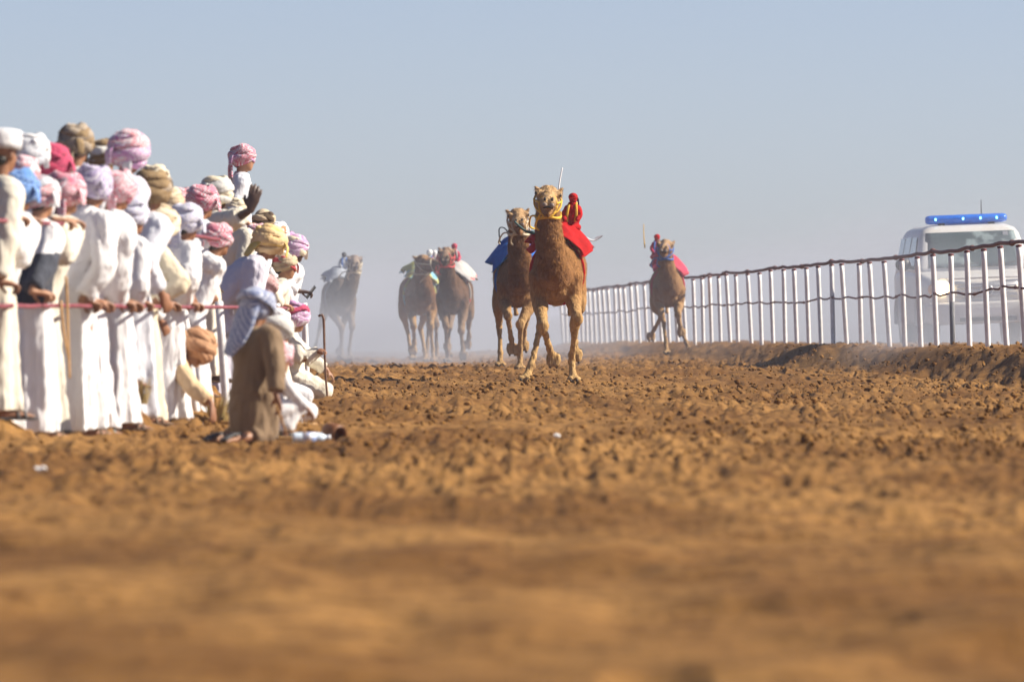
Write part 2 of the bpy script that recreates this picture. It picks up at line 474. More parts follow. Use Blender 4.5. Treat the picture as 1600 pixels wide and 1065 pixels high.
def turban(style, hs, sz, seed):
    """wound headcloth in the head's frame; material slot 0 main cloth, 1 second colour"""
    rng = random.Random(seed); mb = MB(); s = hs * sz
    A = V3(.106, .124, .112) * s; C = V3(0, -.016, .040) * hs
    if style == 'cap':
        rings = []
        for z, r in ((.0, .99), (.03, 1.0), (.07, .98), (.095, .93), (.102, .6), (.104, .02)):
            th = np.arange(30) * 2 * PI / 30
            rings.append(np.stack([np.cos(th) * .088 * s * r, np.sin(th) * .105 * s * r - .012, np.full(30, (z + .028) * s)], 1))
        skin_rings(mb, rings); return mb
    ell(mb, C, A * (.90, .90, .93), 22, 14)
    if style in ('wrap', 'high', 'flat'):
        hs_list = {'wrap': (-.55, -.42, -.30, -.18, -.06, .06, .18, .32, .48, .66, .9, 1.3), 'high': (-.55, -.42, -.28, -.14, .0, .16, .34, .52, .74, 1.0, 1.4, 2.0), 'flat': (-.42, -.32, -.2, -.08, .04, .16, .28)}[style]
        for k, h in enumerate(hs_list):
            tl = rng.uniform(.10, .62) * rng.choice((-1, 1)); ph = rng.uniform(0, 2 * PI); n = 32
            P = []; RR = []
            wob = rng.uniform(0, 9)
            for i in range(n):
                t = 2 * PI * i / n
                d = unit((math.cos(t), math.sin(t), h + .22 * math.sin(t) + tl * math.cos(t - ph)))
                bul = 1 + .028 * math.sin(2 * t + wob) + .012 * math.sin(5 * t + wob * 2)
                P.append(C + A * d * (.965 + .022 * (k % 3)) * bul)
                RR.append(((.020 + .009 * math.sin(2 * t + wob)) * s, (.0105 + .004 * math.sin(3 * t + wob)) * s))
            rings = []
            for i in range(n):
                t0 = unit(P[(i + 1) % n] - P[i - 1]); o_ = unit(P[i] - C); o_ = unit(o_ - t0 * np.dot(o_, t0)); u_ = np.cross(t0, o_)
                th = np.arange(8) * 2 * PI / 8
                cr = np.sign(np.cos(th)) * np.abs(np.cos(th)) ** .8
                rings.append(P[i] + RR[i][0] * cr[:, None] * u_ + RR[i][1] * np.sin(th)[:, None] * o_)
            rings.append(rings[0])
            skin_rings(mb, rings, 1 if rng.random() < .38 else 0, caps=False)
        # tucked end puffing out of the winding
        t = rng.uniform(0, 2 * PI); d = unit((math.cos(t), math.sin(t), .55))
        ell(mb, C + A * d * 1.0, V3(.022, .03, .02) * s, 10, 7, mi=1)
        t2 = t + 2.2; d2 = unit((math.cos(t2), math.sin(t2), .1)); e0 = C + A * d2 * 1.02
        tube(mb, [e0, e0 + d2 * .03 * s + V3(0, 0, -.03) * s, e0 + d2 * .035 * s + V3(.01, 0, -.10) * s], [(.022 * s, .007 * s), (.026 * s, .006 * s), (.02 * s, .004 * s)], 8, np.cross(d2, V3(0, 0, 1)), 3, mi=1)
    elif style == 'scarf':
        for k in range(3):
            tl = -.5 + .2 * k; P = []
            rings = []; n = 34
            for i in range(n):
                t = 2 * PI * i / n
                d = unit((math.cos(t), math.sin(t), .05 + .2 * k + tl * math.sin(t)))
                P.append(C + A * d * (.99 + .02 * math.sin(4 * t + k)))
            for i in range(n):
                t0 = unit(P[(i + 1) % n] - P[i - 1]); o_ = unit(P[i] - C); u_ = np.cross(t0, o_)
                th = np.arange(8) * 2 * PI / 8
                rings.append(P[i] + .030 * s * np.cos(th)[:, None] * u_ + .012 * s * np.sin(th)[:, None] * o_)
            rings.append(rings[0]); skin_rings(mb, rings, k % 2, caps=False)
    return mb

def robe_rings(mb, S, J, sp, seed):
    rng = random.Random(seed); u = J['u']; hip = J['hip']; sc = J['sc']; fat = sp.get('fat', 1.0); hem = sp.get('hem', .030) * S
    X = V3(1, 0, 0)
    L = [(sc + u * .050 * S, .038, .038), (sc + u * .030 * S, .048, .046), (sc + u * .012 * S, .090, .058), (sc - u * .02 * S, .118, .070), (sc - u * .08 * S, .122, .080),
         (hip + u * .12 * S, .114, .080), (hip + u * .05 * S, .110, .082), (hip, .112, .088)]
    fz = hip[2]
    for f, a, b in ((.80, .114, .092), (.60, .116, .096), (.40, .120, .100), (.20, .128, .108), (0, .136, .116)):
        L.append((V3(hip[0] * f, hip[1] * f + .01, hem + (fz - hem) * f), a, b))
    P = np.array(catmull([np.concatenate([c, [a * S * fat, b * S * fat]]) for c, a, b in L], 4))
    n = 72; th = np.arange(n) * 2 * PI / n; rings = []
    ph = [rng.uniform(0, 6.3) for _ in range(5)]; kf = rng.choice((5, 6, 7)); k2 = rng.choice((9, 11, 13))
    tg = np.gradient(P[:, :3], axis=0)
    for i, row in enumerate(P):
        t = -unit(tg[i]); yv = unit(np.cross(t, X)); f = np.clip((fz + .25 * S - row[2]) / (fz + .25 * S - hem), 0, 1)
        am = .015 + .12 * f ** 1.4
        sh = lambda q: 1 - 2 * np.abs(np.sin(q / 2)) ** .8
        fold = 1 - am * .35 + am * .75 * sh(kf * th + ph[0] + f * .9 + .5 * np.sin(th + ph[3])) + am * .40 * sh(k2 * th + ph[1] - f * 1.3) + .02 * np.cos(2 * th + ph[2])
        rings.append(row[:3] + (row[3] * fold * np.cos(th))[:, None] * X + (row[4] * fold * np.sin(th))[:, None] * yv)
    skin_rings(mb, rings)

def build_person(sp, i):
    S, J, rot, root, rz = sp['S'], sp['J'], sp['rot'], sp['root'], sp['rz']
    u, hip, sc, hc, hr, hs = J['u'], J['hip'], J['sc'], J['hc'], J['hrot'], J['hs']
    kind = sp.get('pose', 'stand'); k = S / 1.72
    body, robe = MB(), MB()
    toloc = lambda wv: rot.T @ (np.array(wv, float) - root)
    H = lambda x, y, z: hc + hr @ (V3(x, y, z) * hs)
    HE = lambda c, r, n=14, m=10: ell(body, H(*c), V3(*r) * hs, n, m, hr)
    # head
    HE((0, -.012, .03), (.074, .096, .086), 18, 12); HE((0, .02, -.03), (.060, .074, .088), 18, 12); HE((0, .048, -.082), (.040, .040, .030))
    tube(body, [H(0, .086, .022), H(0, .104, -.012), H(0, .104, -.026)], [.009 * hs, .013 * hs, .016 * hs], 10, (1, 0, 0), 2)
    HE((0, .080, .022), (.050, .016, .012)); HE((0, .084, -.058), (.025, .014, .011)); HE((.03, .066, -.018), (.022, .02, .022)); HE((-.03, .066, -.018), (.022, .02, .022))
    for s in (-1, 1): HE((s * .077, -.008, -.008), (.012, .024, .034), 10, 7)
    tube(body, [sc - u * .02 * S, sc + u * .03 * S, H(0, -.015, -.03)], [.062 * k, .052 * k, .056 * hs], 14)
    # trunk
    tube(body, [hip - u * .03 * S, hip + u * .06 * S, hip + u * .16 * S, sc - u * .04 * S, sc], [(.092 * S, .062 * S), (.085 * S, .06 * S), (.095 * S, .066 * S), (.105 * S, .062 * S), (.07 * S, .05 * S)], 16)
    # legs
    feet = []
    for s in (-1, 1):
        hj = hip + V3(s * .05 * S, 0, -.01 * S)
        if kind == 'stand':
            fy = sp.get('step', .03) * s; an = V3(s * .058 * S, fy, .045 * S); kn = (hj + an) / 2 + V3(0, .02 * S, .01)
            pts = [hj, kn, an]; toe = an + V3(s * .015, .105 * S, -.03 * S); fd = V3(s * .12, 1, 0)
        elif kind == 'kneel':
            kn = V3(s * .065 * S, .05 * S, .045 * S); an = V3(s * .06 * S, -.20 * S, .04 * S); pts = [hj, kn, an]; toe = an + V3(0, -.085 * S, -.018 * S); fd = V3(0, -1, 0)
        elif kind == 'sit':
            kn = V3(s * .09 * S, .215 * S, .05 * S); an = V3(s * .055 * S, -.09 * S, .035 * S); pts = [hj, kn, an]; toe = an + V3(0, -.08 * S, -.015 * S); fd = V3(0, -1, 0)
        else:
            kn = V3(s * .10 * S, .13 * S, .26 * S); an = V3(s * .075 * S, -.01 * S, .04 * S); pts = [hj, kn, an]; toe = an + V3(s * .01, .10 * S, -.025 * S); fd = V3(0, 1, 0)
        tube(body, [pts[0], (pts[0] + pts[1]) / 2, pts[1]], [.052 * S, .046 * S, .034 * S], 12, (1, 0, 0), 2)
        tube(body, [pts[1], (pts[1] * .6 + pts[2] * .4), pts[2]], [.034 * S, .033 * S, .021 * S], 12, (1, 0, 0), 2)
        heel = an - (toe - an) * .30; heel[2] = max(min(an[2], toe[2]), .018)
        tube(body, [heel, (heel + toe) / 2 + V3(0, 0, .012), toe], [(.027 * k * 1.0, .022 * k), (.036 * k, .026 * k), (.040 * k, .014 * k)], 12, (1, 0, 0), 2)
        for q in range(5):
            b = toe + unit(toe - heel) * (.012 - .004 * q) + V3(s * (-.028 + .014 * q) * k, 0, 0)
            tube(body, [b, b + unit(toe - heel) * .028 * k], [.0095 * k, .0075 * k], 7, (1, 0, 0), 1)
        feet.append((an.copy(), toe.copy(), s))
    # arms
    Rr = sp.get('sleeve', 1.0); bare = sp.get('bare', .86)
    for s, key in ((1, 'R'), (-1, 'L')):
        sj = sc + V3(s * .112 * S, 0, 0) - u * .022 * S
        tgt = sp.get(key, None); curl = 1.1; n = V3(0, 0, -1); d = None; pole = V3(s * .6, -.35, -1)
        if tgt is None or tgt[0] == 'hang':
            t = V3(s * .135 * S, .05 * S + (tgt[1] if tgt else 0), max(hip[2] - .0 * S, .10)); n = V3(-s, 0, 0); curl = .45; pole = V3(s * .3, -1, 0)
        elif tgt[0] == 'mid': t = toloc(fenceL_pt(tgt[1], .925)); d = V3(0, 1, -.15)
        elif tgt[0] == 'top': t = toloc(fenceL_pt(tgt[1], 1.465)); d = V3(0, 1, -.1)
        elif tgt[0] == 'px': t = toloc(at(*tgt[1:4])); d = V3(*tgt[4]) if len(tgt) > 4 else None; curl = tgt[5] if len(tgt) > 5 else .8
        elif tgt[0] == 'loc': t = V3(*tgt[1]) * S; d = V3(*tgt[2]) if len(tgt) > 2 else None; curl = tgt[3] if len(tgt) > 3 else .6
        if len(tgt or ()) > 6: n = V3(*tgt[6])
        if tgt and tgt[0] in ('mid', 'top'): t = t - unit(d) * .075 * k
        if tgt and tgt[0] != 'hang' and np.linalg.norm(t - sj) > .322 * S: print('REACH', i, key, round(float(np.linalg.norm(t - sj) - .322 * S), 2), np.round(t - sj, 2), round(S, 2))
        e, wv = ik(sj, t, .172 * S, .152 * S, pole)
        fd = unit(wv - e)
        if d is None: d = fd
        tube(body, [sj, (sj + e) / 2, e], [.036 * S, .030 * S, .025 * S], 12, (1, 0, 0), 2)
        tube(body, [e, e * .65 + wv * .35, wv], [.025 * S, .025 * S, .0165 * S], 12, (1, 0, 0), 2)
        hand(body, wv + unit(d) * .012, d, n, s, curl, k * sp.get('hand', 1.12))
        we = e + (wv - e) * bare
        tube(robe, [sj - V3(s * .05 * S, 0, -.012 * S), sj, (sj + e) / 2, e, (e + we) / 2, we],
             [.060 * S, .054 * S * Rr, .050 * S * Rr, .047 * S * Rr, .043 * S * Rr, .040 * S * Rr], 14, (0, 1, 0), 3, cap=.15)
        sp['wrist' + key] = rot @ wv + root; sp['handdir' + key] = rot @ unit(d)
    # robe
    ft_ = sp.get('fat', 1.0)
    if kind == 'stand': robe_rings(robe, S, J, sp, i)
    else:
        tube(robe, [hip - u * .02 * S, hip + u * .08 * S, hip + u * .17 * S, sc - u * .05 * S, sc - u * .01 * S, sc + u * .028 * S],
             [(.125 * S * ft_, .105 * S * ft_), (.115 * S * ft_, .092 * S * ft_), (.118 * S * ft_, .086 * S * ft_), (.122 * S, .078 * S), (.10 * S, .06 * S), (.045 * S, .045 * S)], 20, (1, 0, 0), 3, cap=.3)
        for (an, toe, s) in feet:
            hj = hip + V3(s * .05 * S, 0, -.01 * S)
            kn = {'kneel': V3(s * .065 * S, .05 * S, .05 * S), 'sit': V3(s * .09 * S, .215 * S, .06 * S), 'squat': V3(s * .10 * S, .13 * S, .26 * S)}[kind]
            tube(robe, [hj, (hj + kn) / 2, kn], [.085 * S * ft_, .078 * S * ft_, .060 * S * ft_], 14, (1, 0, 0), 3)
            a2 = kn + (an - kn) * sp.get('shin', .82)
            tube(robe, [kn, (kn + a2) / 2, a2], [.058 * S, .055 * S, .056 * S], 14, (1, 0, 0), 3, cap=.2)
        if kind == 'sit':
            ell(robe, V3(0, .05 * S, .085 * S), V3(.15 * ft_, .15 * ft_, .075 * ft_) * S, 18, 10); ell(robe, V3(0, -.05 * S, .07 * S), V3(.12, .11, .065) * S, 18, 10)
        if kind == 'kneel':
            tube(robe, [hip, V3(0, -.01 * S, .17 * S), V3(0, 0, .05 * S)], [(.118 * S, .10 * S), (.122 * S, .105 * S), (.125 * S, .115 * S)], 18, (1, 0, 0), 3, cap=.1)
        if kind == 'squat':
            tube(robe, [hip, V3(0, .0, .16 * S), V3(0, .02 * S, .06 * S)], [(.125 * S, .11 * S), (.13 * S, .12 * S), (.12 * S, .11 * S)], 18, (1, 0, 0), 3, cap=.1)
    fg = 'R' in sp or 'L' in sp or kind != 'stand'; vis = sp.get('detail', .0085 if fg else .014)
    bm_ = fuse(body, 'body', vis * max(.8, k), 2, .17)
    o = obj('person', bm_, SKIN[sp.get('skin', 'brown')])
    o.location = root; o.rotation_euler = (0, 0, rz)
    tag(o, sp['label'], 'person', 'spectators along the rail')
    rm = fuse(robe, 'robe', (.0125 if fg else .018) * max(.75, k), 1, .4 if fg else .7); rumple(rm, .019 * k, 10, i); rumple(rm, .010 * k, 22, i + 50)
    ro = obj('robe', rm, [ROBE[sp['robe']]] + ([ROBE[sp['vest']]] if 'vest' in sp else []), o)
    if 'vest' in sp:
        cz = np.empty(len(rm.polygons) * 3); rm.polygons.foreach_get('center', cz); cz = cz.reshape(-1, 3)[:, 2]
        rm.polygons.foreach_set('material_index', ((cz > hip[2] + .0) & (cz < hip[2] + .34)).astype(np.int32))
    # headcloth
    st, ma, mb_, sz = sp['cloth']
    tm = turban(st, hs, sz, i * 13 + 5).mesh('headcloth')
    if st != 'cap': rumple(tm, .006, 26, i)
    tm.transform(Matrix.Translation(hc) @ Matrix(hr.tolist()).to_4x4())
    obj('headcloth', tm, [HC[ma], HC[mb_]], o)
    if 'tail' in sp:
        for q in sp['tail']:
            t = MB(); pts = [H(*p[:3]) for p in q]; tube(t, pts, [(p[3] * hs, p[4] * hs) for p in q], 12, hr @ V3(1, 0, 0), 4)
            rm = t.mesh('cloth_tail'); rumple(rm, .012, 18, i); obj('cloth_tail', rm, HC[sp.get('tailmat', ma)], o)
    # eyes, brows, hair at the nape
    for s in (-1, 1):
        e = MB(); ell(e, H(s * .030, .076, .002), V3(.012, .008, .007) * hs, 8, 6, hr); obj('eye', e.mesh('eye'), EYE, o)
    e = MB(); ell(e, H(0, -.05, -.035), V3(.062, .055, .045) * hs, 12, 8, hr)
    for s in (-1, 1): tube(e, [H(s * .012, .090, .020), H(s * .03, .088, .024), H(s * .05, .072, .018)], [.004, .005, .003], 6, (0, 0, 1), 1)
    obj('hair', e.mesh('hair'), HAIR, o)
    # sandals
    if sp.get('shoes', True):
        sm = {'blue': SANDAL_BLUE, 'black': SANDAL_BLACK}.get(sp.get('shoe'), SOLE)
        for an, toe, s in feet:
            t = MB(); dr = unit(toe - an); heel = an - (toe - an) * .34
            if kind in ('stand', 'squat'):
                dr[2] = 0; dr = unit(dr); b0 = V3(heel[0], heel[1], .010) ; b1 = V3(toe[0], toe[1], .010) + dr * .045 * k
                sd_ = np.cross(dr, V3(0, 0, 1))
                tube(t, [b0, (b0 + b1) / 2, b1], [(.036 * k, .010), (.042 * k, .010), (.045 * k, .010)], 14, sd_, 3, .5)
                for f in (.55, .72):
                    c = b0 * (1 - f) + b1 * f; hh = .055 * k if f < .6 else .045 * k
                    tube(t, [c - sd_ * .042 * k, c - sd_ * .03 * k + V3(0, 0, hh * .8), c + V3(0, 0, hh), c + sd_ * .03 * k + V3(0, 0, hh * .8), c + sd_ * .042 * k], [(.011, .005)] * 5, 8, dr, 3)
            else:
                b0 = heel + V3(0, 0, .02); b1 = toe + dr * .03 + V3(0, 0, .015)
                tube(t, [b0, (b0 + b1) / 2 + V3(0, 0, .012), b1], [(.036 * k, .012), (.042 * k, .012), (.044 * k, .012)], 12, (1, 0, 0), 3, .5)
            obj('sandal', t.mesh('sandal'), sm, o)
    return o

TAIL = [[(0, -.10, .02, .05, .014), (.01, -.135, -.06, .055, .014), (.02, -.14, -.16, .05, .012), (.02, -.13, -.24, .03, .008)]]
TAIL2 = [[(.04, -.09, .02, .035, .014), (.06, -.12, -.06, .04, .014), (.07, -.12, -.17, .03, .010)], [(-.03, -.10, .0, .03, .012), (-.05, -.13, -.09, .035, .012), (-.05, -.13, -.2, .028, .009)]]
PEOPLE = [
 dict(hx=6, hy=205, D=54.6, g=.17, a=30, lean=8, robe='ivory', cloth=('cap', 'white', 'white', 1.28), crown=.035, R=('mid', 9), shoe='black', label='person in ivory robe and plain white cap at the left edge'),
 dict(hx=30, hy=262, D=55.2, a=35, lean=20, robe='white', cloth=('wrap', 'blue', 'blue', 1.15), tail=TAIL[:1], R=('top', 30), L=('top', 46), sleeve=1.15, label='person in white robe with blue checked turban leaning on top rail'),
 dict(hx=66, hy=272, D=56.1, a=35, lean=8, robe='white', vest='navy', cloth=('wrap', 'rose', 'white', 1.05), R=('mid', 60), L=('mid', 72), skin='tan', label='person in dark navy jacket with pale pink turban, hand on lower rail'),
 dict(hx=104, hy=268, D=57.1, a=30, lean=20, robe='ivory', cloth=('wrap', 'pink', 'rose', 1.15), tail=TAIL2, R=('top', 100), L=('top', 114), sleeve=1.2, skin='tan', label='person in ivory robe with pink and white turban gripping the top rail'),
 dict(hx=148, hy=256, D=57.8, a=42, lean=17, robe='white', cloth=('wrap', 'lavender', 'lavender', 1.15), R=('mid', 142), L=('mid', 160), label='person in white robe with grey lavender checked turban, hands on lower rail'),
 dict(hx=184, hy=264, D=58.6, a=28, lean=26, fat=1.12, robe='white', cloth=('wrap', 'rose', 'pink', 1.15), tail=TAIL2[:1], R=('mid', 196), L=('mid', 206), sleeve=1.35, shoe='blue', label='person bending forward in loose white robe and rose turban, blue sandals below'),
 dict(hx=82, hy=224, D=58.7, g=.2, a=45, lean=14, robe='white', cloth=('wrap', 'magenta', 'magenta', 1.18), tail=TAIL2, tailmat='white', label='person in second row with deep magenta turban and white ties'),
 dict(hx=49, hy=207, D=58.2, g=.26, a=40, lean=5, robe='white', cloth=('wrap', 'white', 'white', 1.15), label='person in second row with puffy white turban behind the blue turban'),
 dict(hx=38, hy=238, D=57.6, g=.14, a=40, lean=5, robe='blue_white', cloth=('wrap', 'rose', 'white', 0.95), label='person with very pale pink headcloth just below the puffy white turban'),
 dict(hx=120, hy=193, D=60.2, g=.36, a=60, lean=3, robe='grey', cloth=('high', 'taupe', 'brown', 1.12), tail=TAIL, label='person with tall taupe and brown turban standing highest at left'),
 dict(hx=202, hy=208, D=60.6, g=.32, a=38, lean=16, robe='lilac', cloth=('high', 'rose', 'mauve', 1.30), tail=TAIL2[:1], tailmat='white', label='person with very large pink and lavender turban above the front row'),
 dict(hx=163, hy=214, D=62.2, g=.34, a=70, lean=2, robe='grey', cloth=('wrap', 'grey', 'brown', 1.05), label='person with grey turban half hidden left of the large pink turban'),
 dict(hx=238, hy=266, D=61.4, g=.05, a=40, lean=18, robe='blue_white', cloth=('wrap', 'brown', 'taupe', 1.22), tail=TAIL, tailmat='darkbrown', label='person with dark brown wound turban beside the large pink turban'),
 dict(hx=243, hy=252, D=67, g=.3, a=60, lean=2, robe='white', cloth=('wrap', 'cream', 'darkbrown', 0.95), label='person with small cream turban peeping out above the dark brown turban'),
 dict(hx=108, hy=262, D=60.6, g=.1, a=60, lean=2, robe='ivory', cloth=('wrap', 'cream', 'white', 0.95), label='person with cream white turban wedged under the tall taupe turban'),
 dict(hx=252, hy=321, D=61.8, a=28, lean=17, robe='cream', cloth=('wrap', 'cream', 'beige', 1.20), R=('mid', 254), L=('mid', 268), label='person in long cream robe and cream turban, both hands on lower rail'),
 dict(hx=292, hy=316, D=64.1, a=28, lean=17, robe='white', cloth=('wrap', 'palelilac', 'palelilac', 1.12), tail=TAIL, R=('mid', 298), L=('mid', 304), sleeve=1.15, label='person in white robe with pale lilac checked headcloth next to the cream robe'),
 dict(hx=286, hy=290, D=71, g=.14, a=40, lean=5, robe='white', cloth=('wrap', 'rose', 'rose', 1.05), label='person with light pink turban left of the deeper pink turban'),
 dict(hx=318, hy=287, D=70.4, g=.16, a=28, lean=16, robe='blue_white', cloth=('wrap', 'pink', 'pink', 1.12), label='person with deep pink checked turban right of the light pink turban'),
 dict(hx=340, hy=275, D=73, g=.26, a=20, lean=12, robe='ivory', cloth=('wrap', 'grey', 'cream', 1.20), skin='dark', R=('px', 396, 326, 72.3, (.1, .25, 1), .14, (-1, .35, 0)), bare=.42, hand=1.3, sleeve=1.2, label='person in ivory robe and grey turban raising one dark hand high'),
 dict(hx=342, hy=344, D=68.4, a=25, lean=26, robe='white', cloth=('wrap', 'pink', 'rose', 1.02), R=('top', 344), L=('top', 350), skin='brown', label='person in white robe with pink turban bowed over the rail, hands clasped'),
 dict(hx=428, hy=356, D=77.5, a=12, lean=48, fat=1.1, pitch=20, robe='lilac', cloth=('wrap', 'buff', 'yellow', 1.30), tail=[[(0, -.10, .04, .075, .02), (.0, -.16, -.05, .08, .02), (-.02, -.19, -.16, .06, .015)]], tailmat='yellow', R=('mid', 418), L=('mid', 423), sleeve=1.3, label='person stooping far forward over rail in pale robe and yellow buff turban'),
 dict(hx=373, hy=306, D=80, g=.3, a=40, lean=4, robe='ivory', cloth=('wrap', 'cream', 'white', 0.98), label='person with small cream turban just behind the raised hand'),
 dict(hx=413, hy=322, D=85, g=.26, a=40, lean=4, robe='white', cloth=('flat', 'beige', 'darkbrown', .98), label='person in white with small beige cap above the yellow turban'),
 dict(hx=433, hy=345, D=86.5, g=.1, a=40, lean=6, robe='white', cloth=('wrap', 'white', 'copper', 1.10), label='person with white turban flecked with brown behind the yellow turban'),
 dict(hx=404, hy=346, D=82, g=.12, a=30, lean=6, robe='white', cloth=('wrap', 'rose', 'pink', 1.00), label='person with light pink headcloth partly hidden by the raised sleeve'),
 dict(hx=449, hy=358, D=89, g=.02, a=30, lean=6, robe='white', cloth=('wrap', 'mauve', 'white', 0.95), label='person with faint mauve turban between the white and the lavender turban'),
 dict(hx=465, hy=366, D=87.2, g=.0, a=20, lean=12, pitch=12, robe='white', cloth=('wrap', 'mauve', 'cream', 1.12), skin='dark', R=('px', 468, 455, 86.9, (0, 1, -.1), .9), L=('mid', 466), sleeve=.95, label='person with lavender and cream turban in dark profile holding a phone'),
 dict(hx=447, hy=392, D=81.9, a=8, lean=10, yaw=15, pitch=6, robe='ivory', cloth=('flat', 'beige', 'red', 1.0), crown=.045, skin='tan', R=('mid', 448), L=('mid', 450), hs=.98, label='young person with beige cap and bare face in profile at rail end'),
 dict(hx=416, hy=424, D=77.7, g=.02, a=30, lean=6, robe='white', cloth=('scarf', 'dusty', 'dusty', 1.1), tail=TAIL, label='short person with dusty rose headscarf low behind the rail'),
 dict(hx=379, hy=224, D=84, S=1.52, a=3, lean=2, yaw=0, pitch=0, robe='blue_white', cloth=('wrap', 'pink', 'mauve', 1.05), crown=.05, skin='tan', tail=TAIL2 + TAIL, tailmat='pink', hs=1.0, label='young person with pink checked headcloth standing head and shoulders above crowd'),
 dict(hx=402, hy=446, D=56.9, pose='kneel', a=52, lean=4, yaw=-8, robe='brown', cloth=('scarf', 'greyblue', 'greyblue', 1.2), tail=[[(0, -.09, .05, .085, .03), (-.01, -.13, -.05, .095, .03), (-.03, -.165, -.16, .09, .025), (-.07, -.20, -.27, .07, .018), (-.10, -.21, -.34, .04, .01)]], R=('px', 432, 628, 56.6, (.1, .3, -1), .6), L=('loc', (-.05, .22, .42), (.5, .6, -.6), .6), fat=1.0, shoe='black', skin='brown', sleeve=1.1, shin=.55, label='person kneeling in brown robe with blue grey checked headscarf'),
 dict(hx=436, hy=488, D=64.5, pose='sit', a=25, lean=10, robe='white', cloth=('scarf', 'grey', 'grey', 1.1), tail=TAIL, label='small person with grey scarf crouching behind the brown robe'),
 dict(hx=436, hy=528, D=58.8, pose='squat', a=30, lean=12, robe='white', cloth=('flat', 'rose', 'rose', 1.0), crown=.04, hs=.9, shoe='black', R=('loc', (.14, .25, .14), (0, .6, -.8)), label='small person in white with pink cap squatting beside the brown robe'),
 dict(hx=464, hy=472, D=83.5, pose='sit', a=0, lean=7, fat=1.3, pitch=10, robe='ivory', cloth=('wrap', 'mauve', 'magenta', 1.20), R=('px', 502, 547, 83.3, (1, 0, .0), 1.25), L=('loc', (-.12, .25, .20), (0, .6, -.8)), skin='brown', hs=1.02, sleeve=1.1, label='person kneeling in white with magenta turban, one fist on a cane'),
 dict(hx=324, hy=521, D=64.2, pose='squat', a=12, lean=66, pitch=40, robe='tan', cloth=('wrap', 'copper', 'copper', 1.25), R=('px', 349, 650, 63.6, (.1, .1, -1), .3), L=('loc', (-.13, .2, .1), (0, .3, -1)), skin='brown', bare=.8, label='person squatting under rail in tan with copper brown turban, head bowed'),
 dict(hx=208, hy=303, D=59.9, g=.03, a=35, lean=16, robe='white', cloth=('wrap', 'palelilac', 'white', 1.00), R=('mid', 226), label='person in white with pale lilac cloth tucked in behind the rose turban'),
 dict(hx=266, hy=288, D=65.5, g=.16, a=45, lean=8, robe='white', cloth=('wrap', 'beige', 'cream', 0.95), label='person with small beige turban between the brown and pink turbans'),
 dict(hx=262, hy=360, D=66.2, g=.04, a=40, lean=10, robe='blue_white', cloth=('flat', 'white', 'white', .95), L=('hang', .05), label='person in bluish white robe half hidden behind the long cream robe'),
 dict(hx=228, hy=345, D=63.8, g=.04, a=40, lean=8, robe='white', cloth=('wrap', 'white', 'palelilac', 0.95), label='short person in white robe just left of the long cream robe'),
 dict(hx=436, hy=476, D=76.5, pose='sit', a=15, lean=12, robe='white', cloth=('scarf', 'white', 'grey', 1.0), label='person in white sitting low between the brown robe and magenta turban'),
]
for sp in PEOPLE:
    solve(sp)
    gz = float(ground_z(sp['root'][0], sp['root'][1]))
    if sp['root'][2] > gz + .03: MOUNDS.append((sp['root'][0], sp['root'][1], sp['root'][2]))

